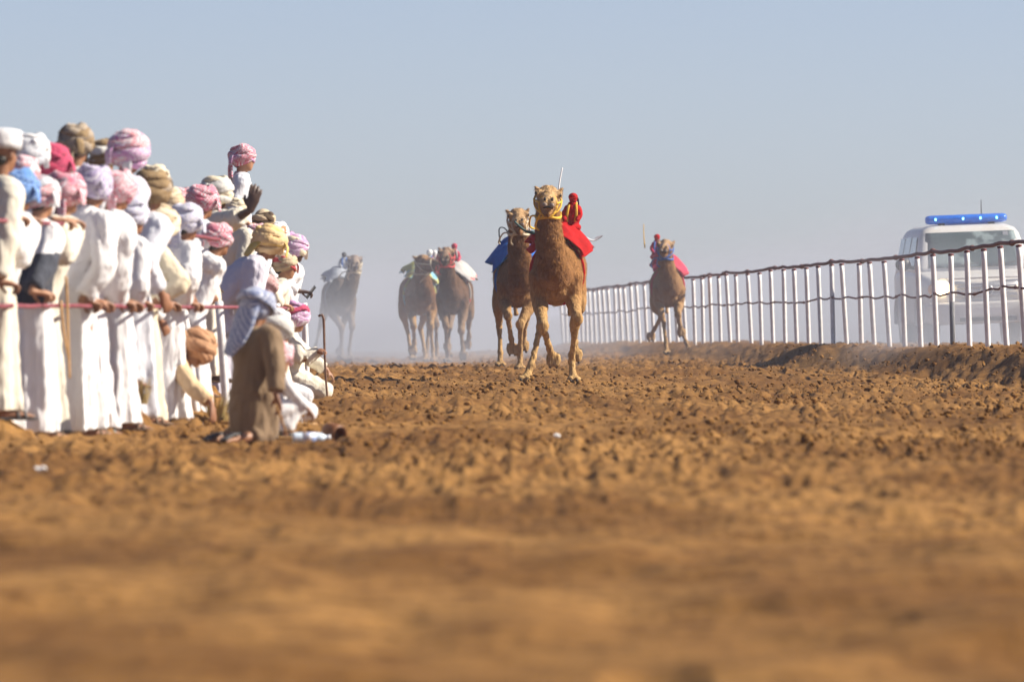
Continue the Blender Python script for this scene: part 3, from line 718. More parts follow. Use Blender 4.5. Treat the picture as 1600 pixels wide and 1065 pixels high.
# ================================================================== CAMELS
def fur(name, top, low, dark):
    m, t, p = new_mat(name); N, L = t.nodes, t.links
    p.inputs['Roughness'].default_value = .85; p.inputs['Sheen Weight'].default_value = .03; p.inputs['Specular IOR Level'].default_value = .2
    tc = N.new('ShaderNodeTexCoord'); sx = N.new('ShaderNodeSeparateXYZ'); L.new(tc.outputs['Object'], sx.inputs[0])
    n = N.new('ShaderNodeTexNoise'); n.inputs['Scale'].default_value = 5; n.inputs['Detail'].default_value = 5
    n2 = N.new('ShaderNodeTexNoise'); n2.inputs['Scale'].default_value = 38; n2.inputs['Detail'].default_value = 4
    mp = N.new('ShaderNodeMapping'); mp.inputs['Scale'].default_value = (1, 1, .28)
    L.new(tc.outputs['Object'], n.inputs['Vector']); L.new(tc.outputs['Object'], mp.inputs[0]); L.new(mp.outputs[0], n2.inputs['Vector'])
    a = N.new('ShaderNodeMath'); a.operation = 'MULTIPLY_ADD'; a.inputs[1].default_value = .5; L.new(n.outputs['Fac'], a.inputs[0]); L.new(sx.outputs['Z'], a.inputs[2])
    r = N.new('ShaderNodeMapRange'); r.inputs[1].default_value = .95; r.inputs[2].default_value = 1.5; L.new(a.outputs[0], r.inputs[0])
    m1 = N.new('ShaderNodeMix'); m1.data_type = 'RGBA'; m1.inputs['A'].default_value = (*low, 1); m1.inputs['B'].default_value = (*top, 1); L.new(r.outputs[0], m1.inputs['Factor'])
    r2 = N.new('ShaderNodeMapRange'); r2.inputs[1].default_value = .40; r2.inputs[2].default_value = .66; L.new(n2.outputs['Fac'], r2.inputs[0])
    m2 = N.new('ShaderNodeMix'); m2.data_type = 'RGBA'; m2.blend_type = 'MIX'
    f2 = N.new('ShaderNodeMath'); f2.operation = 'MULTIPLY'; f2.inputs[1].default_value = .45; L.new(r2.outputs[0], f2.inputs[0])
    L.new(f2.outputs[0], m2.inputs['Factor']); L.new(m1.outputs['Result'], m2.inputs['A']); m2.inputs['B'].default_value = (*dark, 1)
    # pale face
    r3 = N.new('ShaderNodeMapRange'); r3.inputs[1].default_value = 2.05; r3.inputs[2].default_value = 2.22; r3.inputs[4].default_value = .85; L.new(sx.outputs['Z'], r3.inputs[0])
    m3 = N.new('ShaderNodeMix'); m3.data_type = 'RGBA'; L.new(r3.outputs[0], m3.inputs['Factor']); L.new(m2.outputs['Result'], m3.inputs['A']); m3.inputs['B'].default_value = (low[0] * 1.02, low[1] * 1.05, low[2] * 1.25, 1)
    # dark shaggy mane down the throat and over the shoulders
    ry = N.new('ShaderNodeMapRange'); ry.inputs[1].default_value = -.55; ry.inputs[2].default_value = -.98; L.new(sx.outputs['Y'], ry.inputs[0])
    rz_ = N.new('ShaderNodeMapRange'); rz_.inputs[1].default_value = 2.16; rz_.inputs[2].default_value = 1.98; L.new(sx.outputs['Z'], rz_.inputs[0])
    rl = N.new('ShaderNodeMapRange'); rl.inputs[1].default_value = 1.05; rl.inputs[2].default_value = 1.3; L.new(sx.outputs['Z'], rl.inputs[0])
    rn = N.new('ShaderNodeMapRange'); rn.inputs[1].default_value = .36; rn.inputs[2].default_value = .60; rn.inputs[3].default_value = .0; rn.inputs[4].default_value = .7; L.new(n.outputs['Fac'], rn.inputs[0])
    q = ry.outputs[0]
    for z in (rz_, rl, rn):
        mm = N.new('ShaderNodeMath'); mm.operation = 'MULTIPLY'; L.new(q, mm.inputs[0]); L.new(z.outputs[0], mm.inputs[1]); q = mm.outputs[0]
    m4 = N.new('ShaderNodeMix'); m4.data_type = 'RGBA'; L.new(q, m4.inputs['Factor']); L.new(m3.outputs['Result'], m4.inputs['A']); m4.inputs['B'].default_value = (dark[0] * 1.3, dark[1] * 1.3, dark[2] * 1.3, 1)
    L.new(m4.outputs['Result'], p.inputs['Base Color'])
    b = N.new('ShaderNodeBump'); b.inputs['Strength'].default_value = .8; b.inputs['Distance'].default_value = .03
    L.new(n2.outputs['Fac'], b.inputs['Height']); L.new(b.outputs[0], p.inputs['Normal'])
    return m
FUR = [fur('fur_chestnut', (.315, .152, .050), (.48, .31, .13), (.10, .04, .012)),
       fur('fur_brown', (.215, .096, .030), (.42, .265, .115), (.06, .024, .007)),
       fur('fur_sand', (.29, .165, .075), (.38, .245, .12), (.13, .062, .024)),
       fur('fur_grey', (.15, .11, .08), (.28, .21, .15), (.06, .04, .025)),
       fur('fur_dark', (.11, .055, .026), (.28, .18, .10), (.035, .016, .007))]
HOOF = mat('hoof_dark', (.03, .02, .014), .6, (.06, .04, .025), 20)
NOSE = mat('nostril_dark', (.012, .008, .006), .6)
LIP = mat('lip_grey', (.34, .28, .24), .6, (.20, .15, .12), 30)
LASH = mat('eye_camel', (.012, .008, .006), .2)
ROPE_Y = mat('rope_yellow', (.70, .42, .02), .7, (.60, .33, .02), 60, .4, 90)
ROPE_B = mat('rope_blue', (.03, .09, .35), .7, (.05, .14, .45), 60, .4, 90)
ROPE_R = mat('rope_red', (.42, .02, .03), .7, (.5, .05, .04), 60, .4, 90)
ROPE_W = mat('rope_pale', (.55, .48, .36), .7, (.45, .38, .26), 60, .4, 90)
DYE = dict(red=mat('blanket_red', (.42, .004, .006), .8, (.30, .003, .005), 7, .35, 26, spec=.15),
           blue=mat('blanket_blue', (.012, .085, .36), .8, (.02, .14, .48), 7, .35, 26, spec=.15),
           crimson=mat('blanket_crimson', (.30, .006, .03), .75, (.5, .02, .08), 7, .35, 26),
           sky=mat('blanket_sky', (.14, .36, .50), .75, (.38, .38, .10), 4, .35, 26, lo=.45, hi=.5),
           white=mat('blanket_white', (.42, .41, .40), .75, (.60, .10, .09), 5, .35, 26, lo=.58, hi=.6),
           grey=mat('blanket_grey', (.36, .39, .44), .75, (.26, .30, .37), 7, .35, 26))
BLACK = mat('black_plastic', (.012, .012, .014), .4)
WHITE = mat('white_plastic', (.75, .75, .75), .45)

TRUNK = [(-.80, 1.34, .15, .19), (-.62, 1.35, .255, .31), (-.35, 1.37, .305, .37), (.05, 1.40, .335, .38), (.40, 1.44, .31, .33), (.68, 1.46, .25, .27), (.88, 1.46, .14, .17)]
def trunk_at(y):
    T = np.array(TRUNK)
    return [float(np.interp(y, T[:, 0], T[:, k])) for k in (1, 2, 3)]

def camel(name_label, px, D, furm, legs, neck=(0, 0), head=(0, 0, 0), yaw=0, z0=0.0, voxel=.0185, halter=None, sc=1.0, mouth=0):
    """racing dromedary facing -Y. legs: {'FL','FR','HL','HR'} -> knee, fetlock, foot; image right = +X.
    neck = sideways lean of the head and extra height; head = yaw, pitch, roll in degrees"""
    mb = MB()
    tube(mb, [(0, y, z) for y, z, a, b in TRUNK], [(a, b) for y, z, a, b in TRUNK], 24, (1, 0, 0), 4, .5)
    ell(mb, (0, .10, 1.78), (.15, .36, .24)); ell(mb, (0, .05, 1.68), (.22, .48, .20)); ell(mb, (0, -.42, 1.62), (.14, .26, .16))
    ell(mb, (0, -.62, 1.18), (.19, .18, .18)); ell(mb, (0, -.42, 1.02), (.10, .13, .07))        # brisket and chest pad
    nx, nz = neck
    NP = [(0, -.50, 1.44), (0, -.80, 1.34), (nx * .12, -1.04, 1.36), (nx * .4, -1.22, 1.56 + nz * .3), (nx * .75, -1.30, 1.84 + nz * .7), (nx * .95, -1.33, 2.08 + nz), (nx, -1.36, 2.20 + nz)]
    tube(mb, NP, [(.24, .26), (.225, .20), (.20, .175), (.185, .17), (.17, .16), (.15, .14), (.13, .12)], 18, (1, 0, 0), 4, .5)
    for i in range(9):                       # shaggy mane lumps along throat and nape
        t = .25 + .62 * i / 8; P = np.array(catmull(NP, 6)); c = P[int(t * (len(P) - 1))]
        ell(mb, c + V3(random.uniform(-.04, .04), random.choice((-.09, .08)), random.uniform(-.03, .03)), (.09, .08, .12), 10, 7)
    hy_, hp, hr_ = [R(a) for a in head]
    HR = np.array(Matrix.Rotation(hy_, 3, 'Z') @ Matrix.Rotation(hp, 3, 'X') @ Matrix.Rotation(hr_, 3, 'Y')); HC_ = V3(nx, -1.38, 2.25 + nz)
    HK = 1.12; H = lambda x, y, z: HC_ + HR @ (V3(x, y, z) * HK)
    def he(c, r, n=14): ell(mb, H(*c), V3(*r) * HK, n, 9, HR)
    he((0, .0, .03), (.125, .15, .12), 18); he((0, -.03, .105), (.10, .13, .055))          # skull, poll tuft
    tube(mb, [H(0, .02, .01), H(0, -.18, .0), H(0, -.33, -.045), H(0, -.46, -.085)], [(.125, .125), (.105, .11), (.078, .085), (.082, .082)], 16, HR @ V3(1, 0, 0), 3, .6)
    tube(mb, [H(0, -.05, -.10), H(0, -.22, -.14 - mouth * .3), H(0, -.40, -.165 - mouth), H(0, -.45, -.17 - mouth)], [(.085, .07), (.062, .045), (.052, .034), (.045, .03)], 12, HR @ V3(1, 0, 0), 3, .7)
    he((.038, -.485, -.085), (.048, .05, .055)); he((-.038, -.485, -.085), (.048, .05, .055))      # split upper lip
    he((.05, -.44, -.035), (.04, .06, .035)); he((-.05, -.44, -.035), (.04, .06, .035))
    for s in (-1, 1):
        he((s * .112, -.13, .055), (.045, .075, .042)); he((s * .085, -.05, -.06), (.05, .09, .08))  # brow, cheek
        tube(mb, [H(s * .095, .05, .09), H(s * .135, .055, .125), H(s * .150, .05, .145)], [(.036, .03), (.042, .026), (.028, .018)], 10, HR @ V3(0, 1, 0), 3)
    feet = []; knees = []
    for key, (kn, fe, ft) in legs.items():
        s = 1 if key[1] == 'L' else -1; front = key[0] == 'F'
        kn, fe, ft = [V3(*q) for q in (kn, fe, ft)]
        if front:
            sh = V3(s * .19, -.55, 1.34); el = V3(s * .205, -.50, 1.08)
            el = el + (kn - el) * .10
            tube(mb, [sh, el, el * .5 + kn * .5, kn], [(.15, .20), (.115, .145), (.082, .09), (.064, .068)], 14, (1, 0, 0), 4)
            ell(mb, kn, (.078, .075, .095), 12, 9)
        else:
            sh = V3(s * .16, .55, 1.42); el = V3(s * .24, .42, 1.06); el = el + (kn - el) * .12
            tube(mb, [sh, el, el * .5 + kn * .5, kn], [(.13, .22), (.10, .15), (.066, .085), (.050, .062)], 14, (1, 0, 0), 4)
            ell(mb, kn + V3(0, .015, .0), (.056, .070, .08), 12, 9)
        tube(mb, [kn, kn * .6 + fe * .4, fe], [(.056, .058), (.040, .044), (.047, .048)], 12, (1, 0, 0), 3)
        ell(mb, fe, (.054, .056, .058), 12, 8)
        dr = unit(ft - fe)
        fwd = unit(V3(dr[0] * .3, -1, 0)) if ft[2] < .14 else unit(V3(0, -.35, -1))
        upv = V3(0, 0, 1) if ft[2] < .14 else -unit(np.cross(V3(1, 0, 0), fwd))
        tube(mb, [fe, fe * .4 + ft * .6, ft], [.044, .046, .056], 12, (1, 0, 0), 3)
        for t in (-1, 1):
            c = ft + fwd * .035 + V3(t * .040, 0, 0)
            tube(mb, [c - fwd * .07, c, c + fwd * .075], [(.050, .040), (.056, .038), (.034, .026)], 12, (1, 0, 0), 3)
        feet.append((ft, fwd, upv)); knees.append((kn, front))
    tube(mb, [(0, .92, 1.56), (.03, 1.04, 1.35), (.06, 1.10, 1.05), (.08, 1.08, .85)], [.045, .03, .026, .045], 8, (1, 0, 0), 3)
    me = fuse(mb, 'camel', voxel, 3)
    rumple(me, .016, 11, int(px)); rumple(me, .008, 34, int(px) + 9)
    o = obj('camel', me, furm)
    p = at(px, HORIZON, D); z0 += float(ground_z(p.x, D)); o.location = (p.x, D, z0); o.rotation_euler = (0, 0, R(yaw)); o.scale = (sc,) * 3
    tag(o, name_label, 'camel', 'racing camels')
    # short coat hair standing off the body, longest on neck, shoulders and hump
    nh = 26000 if voxel < .019 else (16000 if voxel < .021 else 7000)
    nv = len(me.vertices); co = np.empty(nv * 3); no = np.empty(nv * 3); me.vertices.foreach_get('co', co); me.vertices.foreach_get('normal', no)
    co = co.reshape(-1, 3); no = no.reshape(-1, 3); rg = np.random.RandomState(int(px))
    wgt = .25 + 1.0 * smooth(1.0, 1.5, co[:, 2]) ; pick = rg.choice(nv, nh, p=wgt / wgt.sum())
    P0 = co[pick] + rg.normal(0, .006, (nh, 3)); Nn = no[pick]
    ln = (.010 + .024 * smooth(1.05, 1.5, P0[:, 2]) * (1 - .55 * smooth(-1.40, -1.55, P0[:, 1]))) * rg.uniform(.5, 1.2, nh)
    dr = Nn * .45 + np.array((0, .15, -.85)) + rg.normal(0, .25, (nh, 3)); dr /= np.linalg.norm(dr, axis=1)[:, None]
    sdv = np.cross(dr, Nn); sdv /= np.linalg.norm(sdv, axis=1)[:, None] + 1e-6; sdv *= (.0035 + .06 * ln)[:, None]
    VV = np.stack([P0 - sdv, P0 + sdv, P0 + dr * ln[:, None] + Nn * .004], 1).reshape(-1, 3)
    fm = bpy.data.meshes.new('fur'); fm.vertices.add(len(VV)); fm.vertices.foreach_set('co', VV.ravel()); fm.loops.add(nh * 3); fm.loops.foreach_set('vertex_index', np.arange(nh * 3)); fm.polygons.add(nh); fm.polygons.foreach_set('loop_start', np.arange(nh) * 3); fm.update(); fm.validate()
    fo = obj('fur', fm, furm, o); fo['kind'] = 'stuff'
    for s in (-1, 1):
        t = MB(); ell(t, H(s * .132, -.165, .048), (.020, .034, .024), 10, 7, HR); obj('eye', t.mesh('eye'), LASH, o)
        t = MB(); ell(t, H(s * .040, -.508, -.035), (.016, .014, .026), 8, 6, HR); obj('nostril', t.mesh('nostril'), NOSE, o)
    t = MB(); tube(t, [H(-.05, -.50, -.128), H(0, -.535, -.120), H(.05, -.50, -.128)], [(.013, .010)] * 3, 8, (0, 0, 1), 3); obj('mouth', t.mesh('mouth'), NOSE, o)
    for s in (-1, 1):
        t = MB(); ell(t, H(s * .04, -.53, -.098), (.030, .012, .026), 10, 6, HR); obj('lip', t.mesh('lip'), LIP, o)
    for ft, fwd, upv in feet:
        t = MB()
        sole = ft - upv * .042
        tube(t, [sole - fwd * .075, sole + fwd * .01, sole + fwd * .085], [(.074, .012), (.088, .013), (.066, .011)], 14, (1, 0, 0), 3)
        for q in (-1, 1): ell(t, ft + fwd * .112 + V3(q * .04, 0, 0) - upv * .018, (.018, .026, .018), 8, 6)
        obj('foot_pad', t.mesh('foot_pad'), HOOF, o)
    if halter:
        t = MB()
        def loop(c, rx, rz, tilt, r):
            pts = []
            for i in range(25):
                a = 2 * PI * i / 24
                pts.append(H(c[0] + rx * math.cos(a), c[1] + tilt * math.sin(a), c[2] + rz * math.sin(a)))
            tube(t, pts, [r] * 25, 7, (.3, .4, 1), 1, 0)
        loop((0, -.31, -.085), .096, .135, .04, .013); loop((0, -.02, -.02), .150, .155, .12, .013)
        for s in (-1, 1): tube(t, [H(s * .098, -.31, -.06), H(s * .135, -.16, -.03), H(s * .155, .0, .0)], [.012] * 3, 7, (0, 0, 1), 2)
        tube(t, [H(-.08, -.28, -.19), H(-.12, -.12, -.30), H(-.05, .02, -.34), H(.10, .06, -.30), H(.15, .04, -.12)], [.014] * 5, 7, (0, 0, 1), 3)
        obj('halter', t.mesh('halter'), halter, o)
        t = MB(); c = V3(*NP[5]) - V3(0, 0, .03); pts = []
        for i in range(25):
            a = 2 * PI * i / 24; pts.append(c + V3(.150 * math.cos(a), .16 * math.sin(a), .025 * math.sin(a) + .012 * math.sin(3 * a)))
        tube(t, pts, [.020] * 25, 8, (0, 0, 1), 1, 0)
        tube(t, [c + V3(-.14, -.05, 0), c + V3(-.22, .1, .0), c + V3(-.26, .5, -.12), c + V3(-.2, 1.1, -.15)], [.012] * 4, 7, (0, 0, 1), 3)
        obj('neck_rope', t.mesh('neck_rope'), halter, o)
    return o

def blanket(o, m, drop=(104, 104), flare=(.35, .35), y0=-.42, y1=.62, seed=0):
    rng = random.Random(seed); ny, nt = 22, 40; V = []; Fs = []
    for j in range(ny):
        y = y0 + (y1 - y0) * j / (ny - 1); zc, rx, rz = trunk_at(y)
        hump = 2.03 - .9 * (y - .1) ** 2; top = max(zc + rz + .03, hump)
        for i in range(nt):
            t = -1 + 2 * i / (nt - 1); s = 0 if t < 0 else 1
            a = R(drop[s]) * t; f = max(0, abs(t) - .55) / .45
            fl = 1 + flare[s] * f ** 1.5 * (1 + .25 * math.sin(y * 11 + seed + 2 * s))
            x = (rx + .055) * math.sin(a) * fl
            z = zc + (top + .025 - zc) * math.cos(a) if abs(a) < PI / 2 else zc + rz * math.cos(a)
            x += (.012 + .03 * f) * math.sin(y * 19 + t * 4 + seed) + .012 * math.sin(y * 41 + seed); z += .04 * f * math.sin(y * 13 + seed * 2) + .010 * math.sin(y * 31 + t * 9)
            V.append((x, y + .03 * f * math.sin(t * 9 + seed), z))
    for j in range(ny - 1):
        for i in range(nt - 1):
            a = j * nt + i; Fs.append((a, a + 1, a + nt + 1, a + nt))
    t = MB(); t.add(V, Fs); b = obj('saddle_blanket', t.mesh('saddle_blanket'), m, o)
    md = b.modifiers.new('thick', 'SOLIDIFY'); md.thickness = .009
    # girth strap
    t = MB(); pts = []; zc, rx, rz = trunk_at(-.3)
    for i in range(25):
        a = 2 * PI * i / 24; pts.append((math.sin(a) * (rx + .012), -.3, zc - .01 + math.cos(a) * (rz + .012)))
    tube(t, pts, [(.008, .03)] * 25, 8, (0, 1, 0), 1, 0); obj('girth_strap', t.mesh('girth_strap'), m, o)
    return b

def jockey(o, label, x, y, z, coat, stripe, capm, tilt=0, whip=None, whipm=None, antenna=None, size=1.0):
    """small remote-controlled rider: padded body in a cloth coat, round head with cap, aerial and whip"""
    r = empty('robot_jockey', o.matrix_basis @ Vector((x, y, z)), o.rotation_euler[2]); r.scale = (size,) * 3
    tag(r, label, 'robot jockey', 'robot jockeys')
    t = MB(); tl = math.tan(R(tilt))
    tube(t, [(0, .02, -.08), (tl * .1, 0, .05), (tl * .2, -.01, .18), (tl * .28, -.02, .30)], [(.10, .12), (.125, .12), (.13, .11), (.07, .06)], 16, (1, 0, 0), 4)
    for s in (-1, 1): tube(t, [(s * .08 + tl * .25, -.02, .24), (s * .13 + tl * .2, -.08, .12), (s * .09 + tl * .1, -.17, .05)], [.045, .042, .034], 10, (0, 0, 1), 3)
    ell(t, (0, .02, -.06), (.16, .17, .08), 16, 9)
    me = fuse(t, 'coat', .012, 3); rumple(me, .014, 16, int(x * 100) + 3); obj('coat', me, coat, r)
    for s in (-1, 1):
        t = MB(); tube(t, [(s * .06 + tl * .08, -.115, .02), (s * .07 + tl * .2, -.128, .14), (s * .055 + tl * .28, -.085, .27), (s * .05 + tl * .3, .0, .315)], [(.020, .008)] * 4, 8, (1, 0, 0), 3); obj('stripe', t.mesh('stripe'), stripe, r)
    t = MB(); hc = V3(tl * .34, -.03, .385); ell(t, hc - V3(0, 0, .02), (.062, .066, .066), 14, 9); obj('head', t.mesh('head'), capm, r)
    t = MB(); ell(t, hc + V3(0, 0, .012), (.072, .076, .062), 16, 10); tube(t, [hc + V3(-.055, -.06, -.0), hc + V3(0, -.105, -.008), hc + V3(.055, -.06, -.0)], [(.02, .006)] * 3, 8, (0, 1, 0), 3); obj('cap', t.mesh('cap'), capm, r)
    if antenna:
        t = MB(); tube(t, [(antenna[0], .08, .1), (antenna[0] + .01, .09, .3), antenna], [.014, .012, .014], 8, (1, 0, 0), 2); ell(t, antenna, (.02, .02, .03), 8, 6); obj('aerial', t.mesh('aerial'), BLACK, r)
    if whip:
        t = MB(); n = len(whip); tube(t, whip, [.016] + [.011] * (n - 2) + [.008], 8, (1, 0, 0), 3); obj('whip', t.mesh('whip'), whipm, r)
    return r

def build_camels():
    # leader
    s = F / 106
    c1 = camel('big chestnut camel leading the race with red saddle blanket', 873, 106, FUR[0], dict(
        FL=((.29, -.92, .80), (.195, -.60, .27), (.235, -.72, .055)),
        FR=((-.13, -.98, .70), (-.075, -.60, .42), (-.03, -.55, .31)),
        HR=((-.27, .62, .70), (-.365, .38, .21), (-.43, .28, .055)),
        HL=((.12, .92, .72), (.12, 1.22, .50), (.13, 1.30, .36))), neck=(-.045, 0), head=(5, -4, 4), yaw=-4, halter=ROPE_Y, mouth=.02)
    blanket(c1, DYE['red'], (58, 64), (.14, .14), y1=.48, seed=1)
    jockey(c1, 'small rider in red coat with yellow stripes on the leading camel', .15, .02, 1.98, DYE['red'], ROPE_Y, DYE['red'], 6,
           [(-.18, -.2, .10), (-.2, -.02, .35), (-.175, .05, .62), (-.135, .1, .84)], WHITE, (.10, .08, .36), .82)
    # tail rope streaming from the blanket
    t = MB(); tube(t, [(.32, .3, 1.80), (.40, .42, 1.77), (.46, .46, 1.80), (.52, .48, 1.83)], [(.018, .005), (.013, .005), (.02, .005), (.006, .004)], 8, (0, 0, 1), 4); obj('cloth_ribbon', t.mesh('cloth_ribbon'), DYE['grey'], c1)
    t = MB(); tube(t, [(-.30, -.1, 1.86), (-.40, -.12, 1.88), (-.50, -.12, 1.96), (-.54, -.12, 2.0)], [.025, .016, .013, .012], 8, (0, 0, 1), 4); obj('rein_hook', t.mesh('rein_hook'), mat('cord_green', (.02, .07, .07), .6, (.03, .1, .09), 20), c1)
    # second
    c2 = camel('brown camel with blue saddle cloth running just behind the leader', 806, 129, FUR[1], dict(
        FR=((-.19, -.98, .84), (-.12, -.72, .48), (-.10, -.66, .36)),
        FL=((.01, -.82, .70), (.02, -.66, .24), (.015, -.72, .055)),
        HL=((.20, .85, .72), (.20, 1.12, .50), (.20, 1.16, .40)),
        HR=((-.20, .80, .68), (-.19, .62, .28), (-.2, .52, .10))), neck=(-.06, .02), head=(-3, -3, -3), yaw=4, halter=ROPE_W, voxel=.02, mouth=.035)
    blanket(c2, DYE['blue'], (68, 52), (.16, .08), y1=.36, seed=5)
    jockey(c2, 'small rider in white and blue coat on the camel behind the leader', .04, .02, 1.96, DYE['grey'], DYE['blue'], DYE['blue'], 0,
           [(-.15, -.15, .10), (-.24, -.1, .22), (-.33, -.05, .20), (-.29, 0, -.10), (-.26, .0, -.20)], BLACK, None, .9)
    # right
    c3 = camel('pale sandy camel with crimson cloth running alone beside the right fence', 1042, 164, FUR[2], dict(
        FR=((-.16, -.80, .80), (-.28, -.45, .52), (-.34, -.36, .40)),
        FL=((.16, -.86, .82), (.22, -.62, .58), (.25, -.6, .48)),
        HR=((-.02, .72, .70), (.02, .52, .24), (.03, .44, .06)),
        HL=((.30, .70, .68), (.42, .54, .26), (.49, .48, .12))), neck=(-.13, -.12), head=(-6, -6, 5), yaw=3, halter=ROPE_B, sc=.96, voxel=.02)
    blanket(c3, DYE['crimson'], (48, 64), (.05, .15), y1=.45, seed=9)
    jockey(c3, 'small rider in red on the lone pale camel by the right fence', -.20, .0, 2.02, DYE['crimson'], ROPE_B, DYE['red'], 0,
           [(-.28, -.1, .15), (-.30, -.05, .4), (-.30, 0, .68)], ROPE_Y, None, .85)
    # middle group
    c4 = camel('brown camel in front of the middle group with red strap on chest', 712, 170, FUR[4], dict(
        FR=((-.10, -.84, .74), (-.10, -.70, .26), (-.07, -.76, .055)),
        FL=((.20, -.80, .64), (.22, -.66, .25), (.24, -.72, .16)),
        HR=((-.22, .7, .7), (-.2, .52, .24), (-.22, .45, .055)),
        HL=((.16, .9, .72), (.14, 1.15, .5), (.1, 1.2, .38))), neck=(-.03, -.13), head=(4, -2, 3), yaw=-6, halter=ROPE_R, voxel=.022)
    blanket(c4, DYE['white'], (46, 62), (.05, .15), y1=.45, seed=3)
    jockey(c4, 'small rider with dark red cap on the front camel of middle group', -.03, .05, 1.99, DYE['crimson'], DYE['white'], DYE['crimson'], 0, None, None, None, .85)
    c5 = camel('camel with light blue and yellow cloth at left of the middle group', 652, 173, FUR[1], dict(
        FR=((-.22, -.86, .74), (-.16, -.62, .40), (-.20, -.62, .27)),
        FL=((.14, -.84, .74), (.2, -.68, .26), (.22, -.74, .055)),
        HR=((-.1, .7, .7), (-.05, .52, .26), (-.03, .45, .1)),
        HL=((.2, .8, .7), (.24, .56, .24), (.25, .5, .06))), neck=(-.14, -.25), head=(38, -6, 0), yaw=10, halter=ROPE_W, voxel=.022)
    blanket(c5, DYE['sky'], (46, 64), (.05, .15), y1=.45, seed=7)
    jockey(c5, 'small white rider on the camel at left of the middle group', .20, .1, 1.88, DYE['grey'], DYE['blue'], WHITE, 12, None, None, None, .9)
    c6 = camel('dark camel squeezed in the middle, mostly hidden by the front one', 688, 177, FUR[4], dict(
        FR=((-.14, -.84, .74), (-.12, -.66, .26), (-.1, -.72, .055)),
        FL=((.14, -.80, .68), (.12, -.5, .42), (.12, -.48, .3)),
        HR=((-.2, .7, .7), (-.24, .52, .24), (-.26, .45, .055)),
        HL=((.16, .8, .7), (.2, .6, .26), (.22, .55, .12))), neck=(.02, -.18), head=(-8, -4, 0), yaw=4, halter=ROPE_R, voxel=.022)
    blanket(c6, DYE['grey'], (50, 50), (.1, .1), seed=11)
    jockey(c6, 'small pale rider on the hidden camel of the middle group', -.12, .05, 1.92, DYE['white'], DYE['crimson'], WHITE, 0, None, None, None, .8)
    # far left
    c7 = camel('dusty grey camel far behind at left, fading into the dust', 528, 188, FUR[3], dict(
        FR=((-.05, -.84, .72), (-.02, -.70, .26), (-.02, -.76, .055)),
        FL=((.2, -.84, .72), (.16, -.66, .24), (.17, -.72, .055)),
        HR=((-.30, .8, .66), (-.40, .72, .3), (-.45, .74, .2)),
        HL=((.2, .7, .7), (.18, .8, .3), (.16, .85, .2))), neck=(.17, -.13), head=(-5, -4, 3), yaw=9, halter=ROPE_W, voxel=.024)
    blanket(c7, DYE['grey'], (50, 52), (.1, .1), seed=13)
    jockey(c7, 'small dark rider on the far dusty camel at left', .14, .05, 2.0, DYE['grey'], DYE['blue'], BLACK, 0, None, None, None, .8)

# ================================================================== BUILD: ground first, then everything on it
build_ground()

def build_clods():
    """loose lumps of earth: nobody could count them, one object"""
    rng = np.random.RandomState(3); n = 42000
    d = np.exp(rng.uniform(math.log(48), math.log(150), n)); half = 2.0 + d * .075
    x = d * .008 + rng.uniform(-1, 1, n) * half
    keep = (vnoise(x / 2.2, d / 7, 33) + rng.uniform(-.3, .3, n) > .42) & (x > fenceL_x(d) + .1)
    x, d = x[keep], d[keep]; n = len(x)
    r = (.005 + .023 * rng.uniform(0, 1, n) ** 2.8) * (.6 + .4 * smooth(40, 75, d))
    z = ground_z(x, d) + clods(x, d) + r * .45
    ico = bmesh.new(); bmesh.ops.create_icosphere(ico, subdivisions=1, radius=1)
    bv = np.array([v.co for v in ico.verts]); bf = np.array([[v.index for v in f.verts] for f in ico.faces]); ico.free()
    V = bv[None] * (1 + rng.uniform(-.5, .5, (n, len(bv), 1)))
    V = V * (r[:, None, None] * rng.uniform(.55, 1.5, (n, 1, 3)) * np.array((1.15, 1.15, .85))) + np.stack([x, d, z], 1)[:, None]
    Fi = (bf[None] + (np.arange(n) * len(bv))[:, None, None]).reshape(-1, 3); V = V.reshape(-1, 3)
    me = bpy.data.meshes.new('earth_clods'); me.vertices.add(len(V)); me.vertices.foreach_set('co', V.ravel())
    me.loops.add(Fi.size); me.loops.foreach_set('vertex_index', Fi.ravel()); me.polygons.add(len(Fi)); me.polygons.foreach_set('loop_start', np.arange(len(Fi)) * 3)
    me.update(); me.validate()
    o = obj('earth_clods', me, MATS['sand'], None, False); tag(o, 'loose clods of brown earth scattered over the track', 'earth', kind='stuff')
build_clods()

# ------------------------------------------------------------------ right fence
PAINT = mat('post_white', (.80, .80, .81), .5, (.66, .65, .64), 9, .2, 40)
POST_SHADE = mat('post_shade', (.17, .21, .28), .55, (.23, .27, .33), 14, .2, 40)  # grey standing for shadow on a white post
RUST = mat('rail_maroon', (.115, .045, .045), .75, (.19, .09, .08), 22, .5, 60)
REDCAP = mat('cap_red', (.15, .02, .025), .6, (.10, .03, .03), 30, .3, 60)
RAILRED = mat('rail_red', (.14, .012, .022), .6, (.25, .07, .09), 16, .3, 60)

